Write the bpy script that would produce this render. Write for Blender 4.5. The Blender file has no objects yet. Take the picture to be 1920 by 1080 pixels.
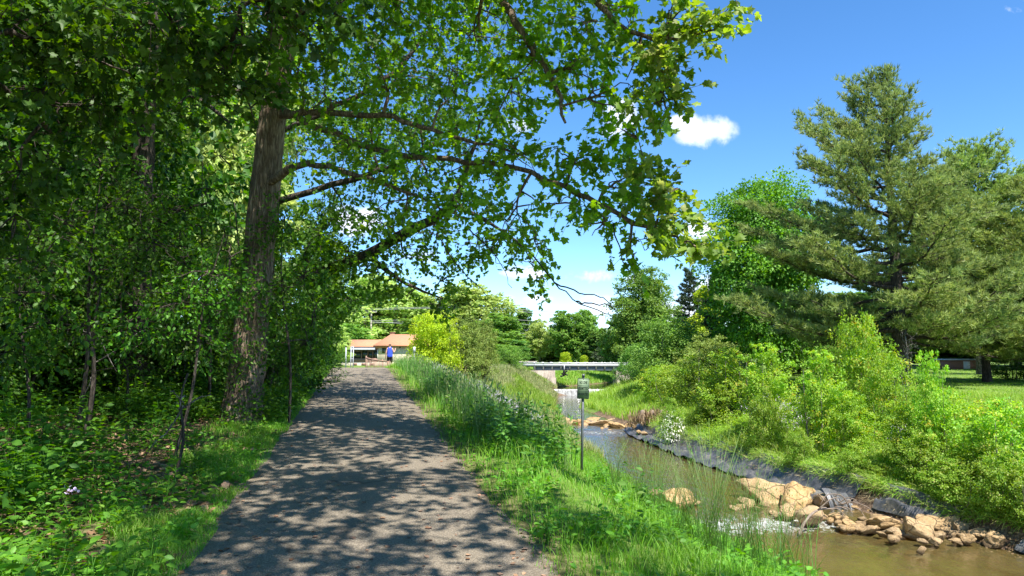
import bpy, bmesh, math, random
import numpy as np
from mathutils import Vector, Matrix, noise as mnoise

rng = np.random.default_rng(11)
random.seed(5)
SC = bpy.context.scene
COL = SC.collection
F = 1340.0
CAMZ = 1.67
PITCH = math.atan(125 / F)
cp, sp = math.cos(PITCH), math.sin(PITCH)


def at(px, py, Y):
    """world point seen towards (px,py) of the photograph at depth Y"""
    u = (px - 960) / F
    v = (540 - py) / F
    t = Y / (cp - v * sp)
    return np.array([u * t, Y, CAMZ + (sp + v * cp) * t])


# ------------------------------------------------------------------ terrain
def zpath(Y):
    return np.interp(Y, [-60, -10, 6, 30, 34, 37, 40, 48, 60, 80], [-0.6, -0.4, 0, .80, .94, 1.0, .93, .52, .2, 0])


def xpath(Y):
    return -1.16 - 0.214 * (Y - 5.66)


RW = ([-60, 2, 8, 14, 18.3, 19.8, 23.2, 28.5, 36, 47, 57, 66, 80, 84, 90, 97, 120, 170, 260],
      [40, 23, 18.5, 15.6, 14.0, 13.3, 11.6, 10.5, 9.1, 7.9, 6.9, 6.0, 7.8, 12.4, 12.6, 14.5, 26, 46, 70])
LW = ([-60, 2, 10, 17, 25, 32, 40, 48, 66, 80, 84, 90, 97, 120, 170, 260],
      [25, 12, 8, 6.3, 5.1, 4.6, 4.2, 3.8, 3.9, 5.0, 5.4, 5.5, 9.5, 22, 40, 60])
XT = ([-60, 38, 60, 78, 84, 92, 120], [None] * 7)


def xtop(Y):
    a = xpath(Y) + 1.5 + 1.0
    b = np.interp(Y, [38, 60, 78, 84, 92, 120], [xpath(38) + 2.5, -6, 0.0, 1.0, 1.0, 2.0])
    return np.where(Y < 38, a, b)


def zwater(Y):
    return np.interp(Y, [21.2, 22.2, 23.6, 45.2, 47.4, 85.9, 86.1], [-3.55, -3.50, -3.42, -3.40, -3.16, -3.14, -2.42])


def vnoise(x, y, s, seed=0):
    """cheap smooth value noise, vectorised"""
    x = np.asarray(x, float) / s + seed * 17.13
    y = np.asarray(y, float) / s - seed * 9.7
    xi, yi = np.floor(x), np.floor(y)
    fx, fy = x - xi, y - yi
    fx, fy = fx * fx * (3 - 2 * fx), fy * fy * (3 - 2 * fy)

    def h(a, b):
        v = np.sin(a * 127.1 + b * 311.7) * 43758.5453
        return v - np.floor(v)
    return (h(xi, yi) * (1 - fx) + h(xi + 1, yi) * fx) * (1 - fy) + (h(xi, yi + 1) * (1 - fx) + h(xi + 1, yi + 1) * fx) * fy


def T(x, Y):
    x = np.asarray(x, float)
    Y = np.asarray(Y, float)
    xl = np.interp(Y, *LW)
    xr = np.interp(Y, *RW)
    zw = zwater(Y)
    zp = zpath(Y)
    xt = xtop(Y)
    c = (xl + xr) / 2
    hw = np.maximum((xr - xl) / 2, .5)
    bed = zw - 0.40 * (1 - np.clip(((x - c) / hw) ** 2, 0, 1)) + .03 - .05 * vnoise(x, Y, .6, 3)
    # left bank
    t = np.clip((xl - x) / np.maximum(xl - xt, 1), 0, 1)
    left = zw + (zp - zw) * (t * .9 + .1 * t * t * (3 - 2 * t)) + .12 * (vnoise(x, Y, 1.7, 1) - .5) * np.clip(t * 4, 0, 1) * np.clip((1 - t) * 6, 0, 1)
    # right bank
    d = x - xr
    cut = np.interp(Y, [10, 45, 55], [.78, .7, .2])
    w = .55 + .35 * vnoise(x * 0, Y, 1.3, 8)
    k1 = np.clip(d / w, 0, 1) ** 1.5
    zt = -.05
    k2 = np.clip((d - w) / np.interp(Y, [15, 30, 60], [9., 8., 9.]), 0, 1)
    k2 = k2 * .7 + .3 * k2 * k2 * (3 - 2 * k2)
    right = zw + cut * k1 + (zt - zw - cut) * k2 + .15 * (vnoise(x, Y, 2.3, 4) - .5) * np.clip(d, 0, 1)
    z = np.where(x < xl, left, np.where(x > xr, right, bed))
    # upland left of the path
    sl = (xpath(Y) - 1.5) - x
    z = z + np.where(sl > 0, .18 * (vnoise(x, Y, 2.5, 5) - .45) * np.clip(sl * 1.2, 0, 1) + np.interp(sl, [0, 3, 12], [0, .02, .5]) * np.interp(Y, [0, 24, 34], [1, 1, .6]), 0)
    z = z + np.where((sl > 0) & (Y > 24), np.clip(sl / 3, 0, 1) * .3 * np.clip((Y - 24) / 8, 0, 1), 0)
    # far away everything eases to level ground
    k = np.clip((Y - 130) / 70, 0, 1)
    z = z * (1 - k) + 0.0 * k
    return z


# ------------------------------------------------------------------ mesh builder
class MB:
    def __init__(s):
        s.V = []; s.F = []; s.A = []; s.n = 0

    def add(s, V, Fc, a=0.5):
        """V (n,3), Fc list of (m,k) index arrays"""
        V = np.asarray(V, float).reshape(-1, 3)
        if not isinstance(Fc, list):
            Fc = [Fc]
        for f in Fc:
            f = np.asarray(f, int)
            if f.size:
                s.F.append(f + s.n)
        s.V.append(V)
        s.A.append(np.broadcast_to(np.asarray(a, float), (len(V),)))
        s.n += len(V)
        return s

    def mesh(s, name, mats, smooth=False, mi=None):
        me = bpy.data.meshes.new(name)
        V = np.concatenate(s.V); A = np.concatenate(s.A)
        me.vertices.add(len(V)); me.vertices.foreach_set('co', V.astype(np.float32).ravel())
        idx = np.concatenate([f.ravel() for f in s.F])
        tot = np.concatenate([np.full(len(f), f.shape[1]) for f in s.F])
        st = np.concatenate([[0], np.cumsum(tot)[:-1]])
        me.loops.add(len(idx)); me.loops.foreach_set('vertex_index', idx.astype(np.int32))
        me.polygons.add(len(tot)); me.polygons.foreach_set('loop_start', st.astype(np.int32))
        me.polygons.foreach_set('loop_total', tot.astype(np.int32))
        if smooth:
            me.polygons.foreach_set('use_smooth', np.ones(len(tot), bool))
        at_ = me.attributes.new('rnd', 'FLOAT', 'POINT')
        at_.data.foreach_set('value', A.astype(np.float32))
        for m in (mats if isinstance(mats, (list, tuple)) else [mats]):
            me.materials.append(m)
        if mi is not None:
            me.polygons.foreach_set('material_index', np.asarray(mi, np.int32))
        me.update()
        return me

    def obj(s, name, mats, parent=None, smooth=False, **k):
        if not s.V:
            s.add([[0, 0, 0], [0, 0, .001], [0, .001, 0]], np.array([[0, 1, 2]]))
        return link(name, s.mesh(name, mats, smooth), parent, **k)


def link(name, me, parent=None, loc=None, rz=0, **k):
    o = bpy.data.objects.new(name, me)
    COL.objects.link(o)
    if loc is not None:
        o.location = loc
    o.rotation_euler.z = rz
    if parent is not None:
        o.parent = parent
    tag(o, **k)
    return o


def tag(o, label=None, cat=None, group=None, kind=None):
    if label: o['label'] = label
    if cat: o['category'] = cat
    if group: o['group'] = group
    if kind: o['kind'] = kind
    return o


def thing(name, loc, label, cat, group=None, rz=0):
    return link(name, None, None, loc, rz, label=label, cat=cat, group=group)


def copy_tree(o, loc, rz=0, scale=None, label=None, parent=None):
    c = o.copy(); COL.objects.link(c)
    if parent is None:
        c.location = loc; c.rotation_euler.z = rz
        if scale is not None:
            c.scale = scale if hasattr(scale, '__len__') else (scale,) * 3
        if label: c['label'] = label
    else:
        c.parent = parent
    for ch in list(o.children):
        copy_tree(ch, None, parent=c)
    return c


# boxes -----------------------------------------------------------------
BF = np.array([[0, 3, 2, 1], [4, 5, 6, 7], [0, 1, 5, 4], [1, 2, 6, 5], [2, 3, 7, 6], [3, 0, 4, 7]])


def box(mb, x0, x1, y0, y1, z0, z1, a=.5):
    V = [[x0, y0, z0], [x1, y0, z0], [x1, y1, z0], [x0, y1, z0], [x0, y0, z1], [x1, y0, z1], [x1, y1, z1], [x0, y1, z1]]
    mb.add(V, BF, a)
    return mb


def tubes(mb, P, R, sides=5, a=.5, bump=0):
    """P (N,k,3) polylines, R (N,k) radii"""
    P = np.asarray(P, float); R = np.asarray(R, float)
    if P.ndim == 2:
        P = P[None]; R = R[None]
    N, k, _ = P.shape
    Tn = np.gradient(P, axis=1)
    Tn /= np.linalg.norm(Tn, axis=2, keepdims=True) + 1e-9
    up = np.zeros((N, 1, 3))
    m = np.abs(Tn.mean(axis=1)[:, 2]) > .75
    up[m] = [1, 0.1, 0]; up[~m] = [0.05, 0.1, 1]
    U = np.cross(Tn, up); U /= np.linalg.norm(U, axis=2, keepdims=True) + 1e-9
    W = np.cross(U, Tn)
    th = np.arange(sides) * 2 * math.pi / sides
    rr = R[:, :, None]
    if bump:
        nz = np.array([[mnoise.noise(Vector((i * 1.3, math.cos(t) * 1.6 + 5, math.sin(t) * 1.6))) * .6 + mnoise.noise(Vector((i * .5 + 9, math.cos(t) * 4, math.sin(t) * 4))) * .4 for t in th] for i in range(k)])
        rr = rr * (1 + bump * nz[None])
    V = P[:, :, None, :] + rr[..., None] * (np.cos(th)[None, None, :, None] * U[:, :, None, :] + np.sin(th)[None, None, :, None] * W[:, :, None, :])
    i, j = np.meshgrid(np.arange(k - 1), np.arange(sides), indexing='ij')
    j2 = (j + 1) % sides
    q = np.stack([i * sides + j, i * sides + j2, (i + 1) * sides + j2, (i + 1) * sides + j], -1).reshape(-1, 4)
    base = (np.arange(N) * k * sides)[:, None, None]
    Fq = (q[None] + base).reshape(-1, 4)
    cap = (np.arange(sides)[None] + (np.arange(N) * k * sides)[:, None] + (k - 1) * sides)
    cap0 = (np.arange(sides)[::-1][None] + (np.arange(N) * k * sides)[:, None])
    aa = a if np.isscalar(a) else np.repeat(a, k * sides)
    mb.add(V.reshape(-1, 3), [Fq, cap, cap0], aa)
    return mb


def spline(pts, n):
    """Catmull-Rom resample (pts (k,d)) to n points"""
    pts = np.asarray(pts, float)
    k = len(pts)
    if k == 2:
        t = np.linspace(0, 1, n)[:, None]
        return pts[0] * (1 - t) + pts[1] * t
    e = np.vstack([2 * pts[0] - pts[1], pts, 2 * pts[-1] - pts[-2]])
    out = []
    for u in np.linspace(0, k - 1 - 1e-6, n):
        i = int(u); t = u - i
        p0, p1, p2, p3 = e[i], e[i + 1], e[i + 2], e[i + 3]
        out.append(.5 * (2 * p1 + (p2 - p0) * t + (2 * p0 - 5 * p1 + 4 * p2 - p3) * t * t + (3 * p1 - p0 - 3 * p2 + p3) * t ** 3))
    return np.array(out)


def norm(v):
    return v / (np.linalg.norm(v, axis=-1, keepdims=True) + 1e-9)


def unit(n, r=None):
    r = r or rng
    return norm(r.normal(size=(n, 3)))


# leaf templates (x side, y tip, z normal) ------------------------------
def fan(outline, centre, lift=.0):
    V = [centre] + outline
    n = len(outline)
    V = np.array([[v[0], v[1], lift * abs(v[0]) - .10 * v[1] * v[1]] for v in V])
    Fc = np.array([[0, i + 1, (i + 1) % n + 1] for i in range(n)])
    return V, Fc


MAPLE = fan([(0, 0), (.28, -.08), (.55, .12), (.42, .30), (.62, .55), (.30, .58), (.20, .72), (0, 1.05),
             (-.20, .72), (-.30, .58), (-.62, .55), (-.42, .30), (-.55, .12), (-.28, -.08)], (0, .35), .18)
def warp(tp, sx, curl, fold, seed):
    V = tp[0].copy(); r_ = np.random.default_rng(seed)
    V[:, 0] *= sx; V[:, :2] *= 1 + r_.normal(size=(len(V), 1)) * .09
    V[:, 2] = fold * np.abs(V[:, 0]) - curl * V[:, 1] ** 2 + .05 * r_.normal(size=len(V))
    return V, tp[1]


MAPLES = [warp(MAPLE, 1, .12, .2, 1), warp(MAPLE, .8, .38, .35, 2), warp(MAPLE, 1.1, -.1, .12, 3), warp(MAPLE, .92, .25, -.15, 4)]
OVAL = (np.array([[0, 0, 0], [.25, .3, .05], [.24, .62, .03], [0, 1, -.12], [-.24, .62, .03], [-.25, .3, .05], [0, .5, -.02]]),
        np.array([[0, 1, 6], [1, 2, 6], [2, 3, 6], [3, 4, 6], [4, 5, 6], [5, 0, 6]]))
RHOMB = (np.array([[0, 0, 0], [.34, .5, .08], [0, 1, -.05], [-.34, .5, .08]]), np.array([[0, 1, 2], [0, 2, 3]]))
LOBE = fan([(0, 0), (.45, .1), (.36, .4), (.42, .7), (0, 1.0), (-.42, .7), (-.36, .4), (-.45, .1)], (0, .42), .15)


def leaves(mb, P, tip, nrm, size, tpl=MAPLE, a=None, asp=1.0):
    n = len(P)
    if not n:
        return mb
    if tpl is MAPLE and n > 40:
        S_ = np.broadcast_to(np.asarray(size, float), (n,)); a = rng.random(n) if a is None else np.broadcast_to(a, (n,))
        for q in range(4):
            leaves(mb, P[q::4], tip[q::4], nrm[q::4], S_[q::4], MAPLES[q], a[q::4], asp * (.92 + .06 * q))
        return mb
    TV, TF = tpl
    tip = norm(tip)
    nrm = nrm - (nrm * tip).sum(1, keepdims=True) * tip
    nrm = norm(nrm)
    side = np.cross(tip, nrm)
    S = np.broadcast_to(np.asarray(size, float), (n,))[:, None, None]
    V = P[:, None] + S * (TV[None, :, 0:1] * asp * side[:, None] + TV[None, :, 1:2] * tip[:, None] + TV[None, :, 2:3] * nrm[:, None])
    Fc = (TF[None] + (np.arange(n) * len(TV))[:, None, None]).reshape(-1, TF.shape[1])
    if a is None:
        a = rng.random(n)
    mb.add(V.reshape(-1, 3), Fc, np.repeat(np.broadcast_to(a, (n,)), len(TV)))
    return mb


def blades(mb, P, h, w, lean, a, droop=.5, segs=3):
    """grass blades: curved tapering strips"""
    n = len(P)
    h = np.broadcast_to(h, (n,)); w = np.broadcast_to(w, (n,)); lean = np.broadcast_to(lean, (n,))
    th = rng.random(n) * 2 * math.pi
    D = np.stack([np.cos(th), np.sin(th), np.zeros(n)], 1)
    th2 = th + math.pi / 2 + rng.normal(size=n) * .5
    S = np.stack([np.cos(th2), np.sin(th2), np.zeros(n)], 1)
    rows = []
    for i in range(segs):
        t = i / segs
        c = P + D * (lean * h * t ** 2)[:, None] + np.array([0, 0, 1.]) * (h * (t - droop * lean * t ** 3 * .5))[:, None]
        ww = (w * (1 - t * .75) * .5)[:, None]
        rows += [c - S * ww, c + S * ww]
    tipp = P + D * (lean * h)[:, None] + np.array([0, 0, 1.]) * (h * (1 - droop * lean * .5))[:, None]
    V = np.stack(rows + [tipp], 1)
    k = 2 * segs + 1
    q = np.array([[2 * i, 2 * i + 1, 2 * i + 3, 2 * i + 2] for i in range(segs - 1)])
    tr = np.array([[2 * segs - 2, 2 * segs - 1, 2 * segs]])
    base = (np.arange(n) * k)[:, None, None]
    mb.add(V.reshape(-1, 3), [(q[None] + base).reshape(-1, 4), (tr[None] + base).reshape(-1, 3)], np.repeat(a, k))
    return mb
# ------------------------------------------------------------------ materials
class NT:
    def __init__(s, tree):
        s.t = tree; s.N = tree.nodes; s.L = tree.links

    def n(s, typ, **k):
        nd = s.N.new(typ)
        for a, v in k.items():
            if a.startswith('i_'):
                key = a[2:]
                nd.inputs[int(key) if key.isdigit() else key.replace('_', ' ')].default_value = v
            else:
                setattr(nd, a, v)
        return nd

    def l(s, a, b):
        s.L.new(a, b)

    def math(s, op, a, b=None, clamp=False):
        nd = s.N.new('ShaderNodeMath'); nd.operation = op; nd.use_clamp = clamp
        for i, v in enumerate((a, b)):
            if v is None: continue
            if isinstance(v, (int, float)): nd.inputs[i].default_value = v
            else: s.l(v, nd.inputs[i])
        return nd.outputs[0]

    def ramp(s, fac, stops):
        nd = s.N.new('ShaderNodeValToRGB')
        el = nd.color_ramp.elements
        while len(el) < len(stops): el.new(.5)
        for e, (p, c) in zip(el, stops):
            e.position = p; e.color = (*c, 1) if len(c) == 3 else c
        s.l(fac, nd.inputs[0])
        return nd.outputs[0]

    def noise(s, vec, scale, detail=4, rough=.55, dist=0):
        nd = s.n('ShaderNodeTexNoise')
        nd.inputs['Scale'].default_value = scale; nd.inputs['Detail'].default_value = detail
        nd.inputs['Roughness'].default_value = rough; nd.inputs['Distortion'].default_value = dist
        if vec is not None: s.l(vec, nd.inputs['Vector'])
        return nd.outputs['Fac']

    def mix(s, fac, a, b):
        nd = s.N.new('ShaderNodeMix'); nd.data_type = 'RGBA'
        for i, v in ((0, fac), (6, a), (7, b)):
            if isinstance(v, (int, float)): nd.inputs[i].default_value = v
            elif isinstance(v, tuple): nd.inputs[i].default_value = (*v, 1)
            else: s.l(v, nd.inputs[i])
        return nd.outputs[2]


def newmat(name):
    m = bpy.data.materials.new(name); m.use_nodes = True
    t = NT(m.node_tree)
    b = t.N['Principled BSDF']
    return m, t, b


def coords(t, stretch=None):
    tc = t.n('ShaderNodeTexCoord')
    o = tc.outputs['Object']
    if stretch:
        mp = t.n('ShaderNodeMapping'); mp.inputs['Scale'].default_value = stretch
        t.l(o, mp.inputs[0]); o = mp.outputs[0]
    return o


def bump(t, b, h, strength=.5, dist=.02):
    nd = t.n('ShaderNodeBump'); nd.inputs['Strength'].default_value = strength; nd.inputs['Distance'].default_value = dist
    t.l(h, nd.inputs['Height']); t.l(nd.outputs[0], b.inputs['Normal'])


def leafmat(name, dark, light, trans=.42, tcol=None, rough=.5, extra=None, spec=.35):
    m, t, b = newmat(name)
    at_ = t.n('ShaderNodeAttribute', attribute_name='rnd')
    stops = [(0, dark), (.8, light)]
    if extra: stops.append((.97, extra))
    else: stops.append((1, tuple(c * 1.15 for c in light)))
    col = t.ramp(at_.outputs['Fac'], stops)
    n = t.noise(coords(t), 1.1, 2)
    hs = t.n('ShaderNodeHueSaturation')
    oi = t.n('ShaderNodeObjectInfo')
    t.l(col, hs.inputs['Color'])
    t.l(t.math('ADD', t.math('MULTIPLY', n, .9), t.math('ADD', t.math('MULTIPLY', oi.outputs['Random'], .3), .42)), hs.inputs['Value'])
    t.l(t.math('ADD', t.math('MULTIPLY', n, .04), t.math('ADD', t.math('MULTIPLY', oi.outputs['Random'], .02), .47)), hs.inputs['Hue'])
    t.l(hs.outputs[0], b.inputs['Base Color'])
    b.inputs['Roughness'].default_value = rough
    b.inputs['Specular IOR Level'].default_value = spec
    tr = t.n('ShaderNodeBsdfTranslucent')
    hs2 = t.n('ShaderNodeHueSaturation'); hs2.inputs['Hue'].default_value = .485; hs2.inputs['Saturation'].default_value = 1.15; hs2.inputs['Value'].default_value = 1.7
    t.l(hs.outputs[0], hs2.inputs['Color']); t.l(hs2.outputs[0], tr.inputs[0])
    mx = t.n('ShaderNodeMixShader'); mx.inputs[0].default_value = trans
    t.l(b.outputs[0], mx.inputs[1]); t.l(tr.outputs[0], mx.inputs[2])
    t.l(mx.outputs[0], t.N['Material Output'].inputs['Surface'])
    return m


M = {}
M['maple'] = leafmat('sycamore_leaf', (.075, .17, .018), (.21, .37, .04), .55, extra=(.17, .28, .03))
M['tip'] = leafmat('sycamore_leaf_sunlit', (.12, .25, .03), (.25, .40, .065), .5, extra=(.35, .42, .12))  # lighter leaf for the outer tips, sunlight put into the colour
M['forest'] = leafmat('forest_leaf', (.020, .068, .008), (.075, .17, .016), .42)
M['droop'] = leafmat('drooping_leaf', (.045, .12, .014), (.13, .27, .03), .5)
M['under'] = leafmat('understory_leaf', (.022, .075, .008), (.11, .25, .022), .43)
M['herb'] = leafmat('herb_leaf', (.055, .17, .015), (.16, .35, .032), .4, extra=(.2, .3, .05))
M['pale'] = leafmat('pale_tree_leaf', (.24, .34, .08), (.42, .52, .17), .38, spec=.2)  # own pale green, lightened further to stand for distance haze
M['mid'] = leafmat('mid_tree_leaf', (.09, .20, .035), (.21, .35, .07), .35, spec=.2)  # lifted as well, haze over the far trees put into the colour
M['deep'] = leafmat('deep_tree_leaf', (.065, .16, .035), (.15, .28, .06), .3, spec=.2)
M['yellow'] = leafmat('yellow_green_leaf', (.20, .32, .02), (.42, .50, .04), .38, spec=.2)
M['olive'] = leafmat('olive_leaf', (.13, .20, .04), (.26, .32, .08), .3, spec=.2)
M['shrub'] = leafmat('bank_shrub_leaf', (.13, .30, .022), (.35, .53, .07), .42, extra=(.5, .42, .06))
M['maple2'] = leafmat('round_maple_leaf', (.055, .15, .02), (.15, .29, .035), .33, spec=.25)
M['needle'] = leafmat('pine_needle', (.11, .195, .06), (.33, .42, .13), .3, spec=.2, extra=(.38, .36, .14))
M['needle2'] = leafmat('yellow_pine_needle', (.13, .215, .05), (.33, .42, .11), .25, spec=.2)
M['spruce'] = leafmat('spruce_needle', (.04, .065, .035), (.09, .12, .06), .15, spec=.2)
M['grass'] = leafmat('verge_grass', (.07, .20, .013), (.22, .42, .04), .4, extra=(.34, .34, .12))
M['tallgrass'] = leafmat('tall_verge_grass', (.045, .15, .02), (.14, .29, .05), .38, extra=(.25, .28, .12))
M['meadow'] = leafmat('meadow_grass', (.16, .24, .06), (.36, .38, .16), .35, extra=(.50, .42, .26))
M['bankgrass'] = leafmat('bank_grass', (.11, .24, .02), (.29, .42, .06), .4, extra=(.42, .42, .15))
M['dry'] = leafmat('dry_grass', (.16, .11, .05), (.42, .32, .18), .25)
M['litter'] = leafmat('dead_leaf', (.16, .09, .045), (.42, .27, .16), .15)
M['white'] = leafmat('white_petal', (.6, .6, .5), (.85, .85, .75), .3)
M['lilac'] = leafmat('lilac_petal', (.42, .34, .50), (.62, .52, .68), .3)


def bark(name, c0, c1, scale=6):
    m, t, b = newmat(name)
    co = coords(t, (1, 1, .16))
    n = t.noise(co, scale * 2.2, 6, .7, .6)
    n2 = t.noise(coords(t), scale * .35, 3)
    v = t.n('ShaderNodeTexVoronoi'); v.feature = 'DISTANCE_TO_EDGE'; v.inputs['Scale'].default_value = scale * 2.4
    wn = t.n('ShaderNodeTexNoise'); wn.inputs['Scale'].default_value = scale * 1.5; wn.inputs['Detail'].default_value = 4; t.l(co, wn.inputs[0])
    wm = t.n('ShaderNodeMix'); wm.data_type = 'VECTOR'; wm.inputs[0].default_value = .22; t.l(co, wm.inputs[4]); t.l(wn.outputs['Color'], wm.inputs[5]); t.l(wm.outputs[1], v.inputs['Vector'])
    crack = t.math('MULTIPLY', v.outputs['Distance'], 3.2, clamp=True)
    f = t.math('MULTIPLY', t.math('ADD', n, t.math('MULTIPLY', n2, .5)), t.math('ADD', t.math('MULTIPLY', crack, .42), .58))
    t.l(t.ramp(f, [(.2, tuple(c * .4 for c in c0)), (.45, c0), (.85, c1)]), b.inputs['Base Color'])
    b.inputs['Roughness'].default_value = .95; b.inputs['Specular IOR Level'].default_value = .1
    bump(t, b, t.math('ADD', n, t.math('MULTIPLY', crack, .8)), 1.0, .03)
    return m


M['bark'] = bark('ridged_bark', (.13, .094, .066), (.35, .27, .19))
M['barkdark'] = bark('dark_bark', (.06, .05, .04), (.15, .12, .10))
M['barkgrey'] = bark('grey_bark', (.16, .14, .12), (.34, .31, .27))


def plain(name, c, rough=.7, var=.12, scale=6, metal=0, spec=.3, bs=0, stretch=None):
    m, t, b = newmat(name)
    n = t.noise(coords(t, stretch), scale, 5, .6)
    lo = tuple(max(0, x * (1 - var * 2)) for x in c); hi = tuple(x * (1 + var * 2) for x in c)
    t.l(t.ramp(n, [(.25, lo), (.5, c), (.75, hi)]), b.inputs['Base Color'])
    b.inputs['Roughness'].default_value = rough; b.inputs['Metallic'].default_value = metal
    b.inputs['Specular IOR Level'].default_value = spec
    if bs: bump(t, b, n, bs, .02)
    return m


# asphalt
m, t, b = newmat('asphalt'); M['asphalt'] = m
co = coords(t)
n1 = t.noise(co, 55, 3, .7); n2 = t.noise(co, 1.1, 4); n3 = t.noise(co, 170, 2)
v = t.n('ShaderNodeTexVoronoi'); v.inputs['Scale'].default_value = 75; t.l(co, v.inputs['Vector'])
sp1 = t.math('ADD', t.math('MULTIPLY', n1, .55), t.math('MULTIPLY', n3, .5))
c = t.ramp(sp1, [(.34, (.052, .043, .033)), (.5, (.165, .136, .102)), (.66, (.39, .33, .25))])
c = t.mix(t.math('MULTIPLY', t.math('SUBTRACT', n2, .35), .9, clamp=True), c, (.20, .168, .118))
at_ = t.n('ShaderNodeAttribute', attribute_name='rnd')
c = t.mix(t.math('MULTIPLY', at_.outputs['Fac'], t.math('GREATER_THAN', t.noise(co, 9, 4, .7), .5)), c, (.13, .10, .06))
vc = t.n('ShaderNodeTexVoronoi'); vc.feature = 'DISTANCE_TO_EDGE'; vc.inputs['Scale'].default_value = .38
wn = t.n('ShaderNodeTexNoise'); wn.inputs['Scale'].default_value = 1.4; wn.inputs['Detail'].default_value = 5; t.l(co, wn.inputs[0])
wm = t.n('ShaderNodeMix'); wm.data_type = 'VECTOR'; wm.inputs[0].default_value = .55; t.l(co, wm.inputs[4]); t.l(wn.outputs['Color'], wm.inputs[5]); t.l(wm.outputs[1], vc.inputs['Vector'])
line = t.math('SUBTRACT', 1.0, t.math('MULTIPLY', vc.outputs['Distance'], 150.0), clamp=True)
c = t.mix(t.math('MULTIPLY', t.math('MULTIPLY', line, .75), t.math('GREATER_THAN', t.noise(co, .6, 2), .5)), c, (.03, .026, .022))
n4 = t.noise(co, .45, 5, .7, .8)
c = t.mix(t.math('MULTIPLY', t.math('SUBTRACT', n4, .52), 2.6, clamp=True), c, (.10, .082, .065))
t.l(c, b.inputs['Base Color']); b.inputs['Roughness'].default_value = .9; b.inputs['Specular IOR Level'].default_value = .25
bump(t, b, t.math('ADD', v.outputs['Distance'], n1), .75, .012)

# ground: rnd 0 = green turf .. 1 = bare litter/dirt
m, t, b = newmat('ground_soil'); M['ground'] = m
co = coords(t)
n1 = t.noise(co, 2.2, 6, .65); n2 = t.noise(co, 14, 5, .7); n3 = t.noise(co, .25, 3)
g = t.ramp(t.math('ADD', t.math('MULTIPLY', n1, .5), t.math('MULTIPLY', n2, .5)), [(.3, (.07, .14, .02)), (.5, (.13, .22, .035)), (.7, (.22, .30, .06))])
d = t.ramp(t.math('ADD', t.math('MULTIPLY', n1, .35), t.math('MULTIPLY', n2, .65)), [(.3, (.035, .025, .016)), (.48, (.12, .08, .05)), (.56, (.22, .15, .10)), (.72, (.38, .28, .19))])
at_ = t.n('ShaderNodeAttribute', attribute_name='rnd')
fac = t.math('ADD', at_.outputs['Fac'], t.math('MULTIPLY', t.math('SUBTRACT', n1, .5), .9), clamp=True)
t.l(t.mix(fac, g, d), b.inputs['Base Color']); b.inputs['Roughness'].default_value = .95; b.inputs['Specular IOR Level'].default_value = .15
bump(t, b, t.math('ADD', n2, n1), .8, .06)

# lawn (sheet on the far right)
# sandstone
m, t, b = newmat('sandstone'); M['rock'] = m
co = coords(t)
n1 = t.noise(co, 3.2, 6, .65, .4); n2 = t.noise(co, 18, 4, .7)
oi = t.n('ShaderNodeObjectInfo')
c = t.ramp(t.math('ADD', t.math('MULTIPLY', n1, .7), t.math('MULTIPLY', n2, .3)), [(.25, (.15, .09, .045)), (.42, (.38, .235, .10)), (.55, (.50, .335, .16)), (.75, (.60, .46, .29))])
c = t.mix(t.math('MULTIPLY', oi.outputs['Random'], .5), c, (.40, .31, .21))
vo = t.n('ShaderNodeTexVoronoi'); vo.feature = 'DISTANCE_TO_EDGE'; vo.inputs['Scale'].default_value = 1.3
wv = t.n('ShaderNodeMix'); wv.data_type = 'VECTOR'; wv.inputs[0].default_value = .12
nn_ = t.n('ShaderNodeTexNoise'); nn_.inputs['Scale'].default_value = 3; t.l(co, nn_.inputs[0]); t.l(co, wv.inputs[4]); t.l(nn_.outputs['Color'], wv.inputs[5]); t.l(wv.outputs[1], vo.inputs['Vector'])
ck = t.math('MULTIPLY', t.math('ADD', vo.outputs['Distance'], .012), 22.0, clamp=True)
c = t.mix(t.math('SUBTRACT', 1.0, ck, clamp=True), c, (.11, .075, .045))
geo = t.n('ShaderNodeNewGeometry'); sz_ = t.n('ShaderNodeSeparateXYZ'); t.l(geo.outputs['Position'], sz_.inputs[0])
wet = t.math('MULTIPLY', t.math('SUBTRACT', t.math('ADD', t.math('MULTIPLY', n2, .12), -3.42), sz_.outputs[2]), 14.0, clamp=True)
c = t.mix(t.math('MULTIPLY', wet, .75), c, (.10, .07, .04))
t.l(c, b.inputs['Base Color']); b.inputs['Roughness'].default_value = .9; b.inputs['Specular IOR Level'].default_value = .2
bump(t, b, t.math('ADD', t.math('ADD', n1, t.math('MULTIPLY', n2, .5)), t.math('MULTIPLY', ck, .5)), .9, .07)

# water
m, t, b = newmat('stream_water'); M['water'] = m
out = t.N['Material Output']; t.N.remove(b)
co = coords(t, (1, .55, 1))
r1 = t.noise(co, 2.6, 4, .6, .5); r2 = t.noise(co, 9, 3, .6, .3)
at_ = t.n('ShaderNodeAttribute', attribute_name='rnd')
bm_ = t.n('ShaderNodeBump'); bm_.inputs['Distance'].default_value = .05
t.l(t.math('ADD', t.math('MULTIPLY', at_.outputs['Fac'], 1.4), .5), bm_.inputs['Strength'])
t.l(t.math('ADD', r1, t.math('MULTIPLY', r2, .4)), bm_.inputs['Height'])
gl = t.n('ShaderNodeBsdfGlossy'); gl.inputs['Roughness'].default_value = .04; t.l(bm_.outputs[0], gl.inputs['Normal'])
tp = t.n('ShaderNodeBsdfTransparent'); tp.inputs[0].default_value = (.72, .56, .30, 1)
df = t.n('ShaderNodeBsdfDiffuse'); df.inputs[0].default_value = (.20, .16, .055, 1)
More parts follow.
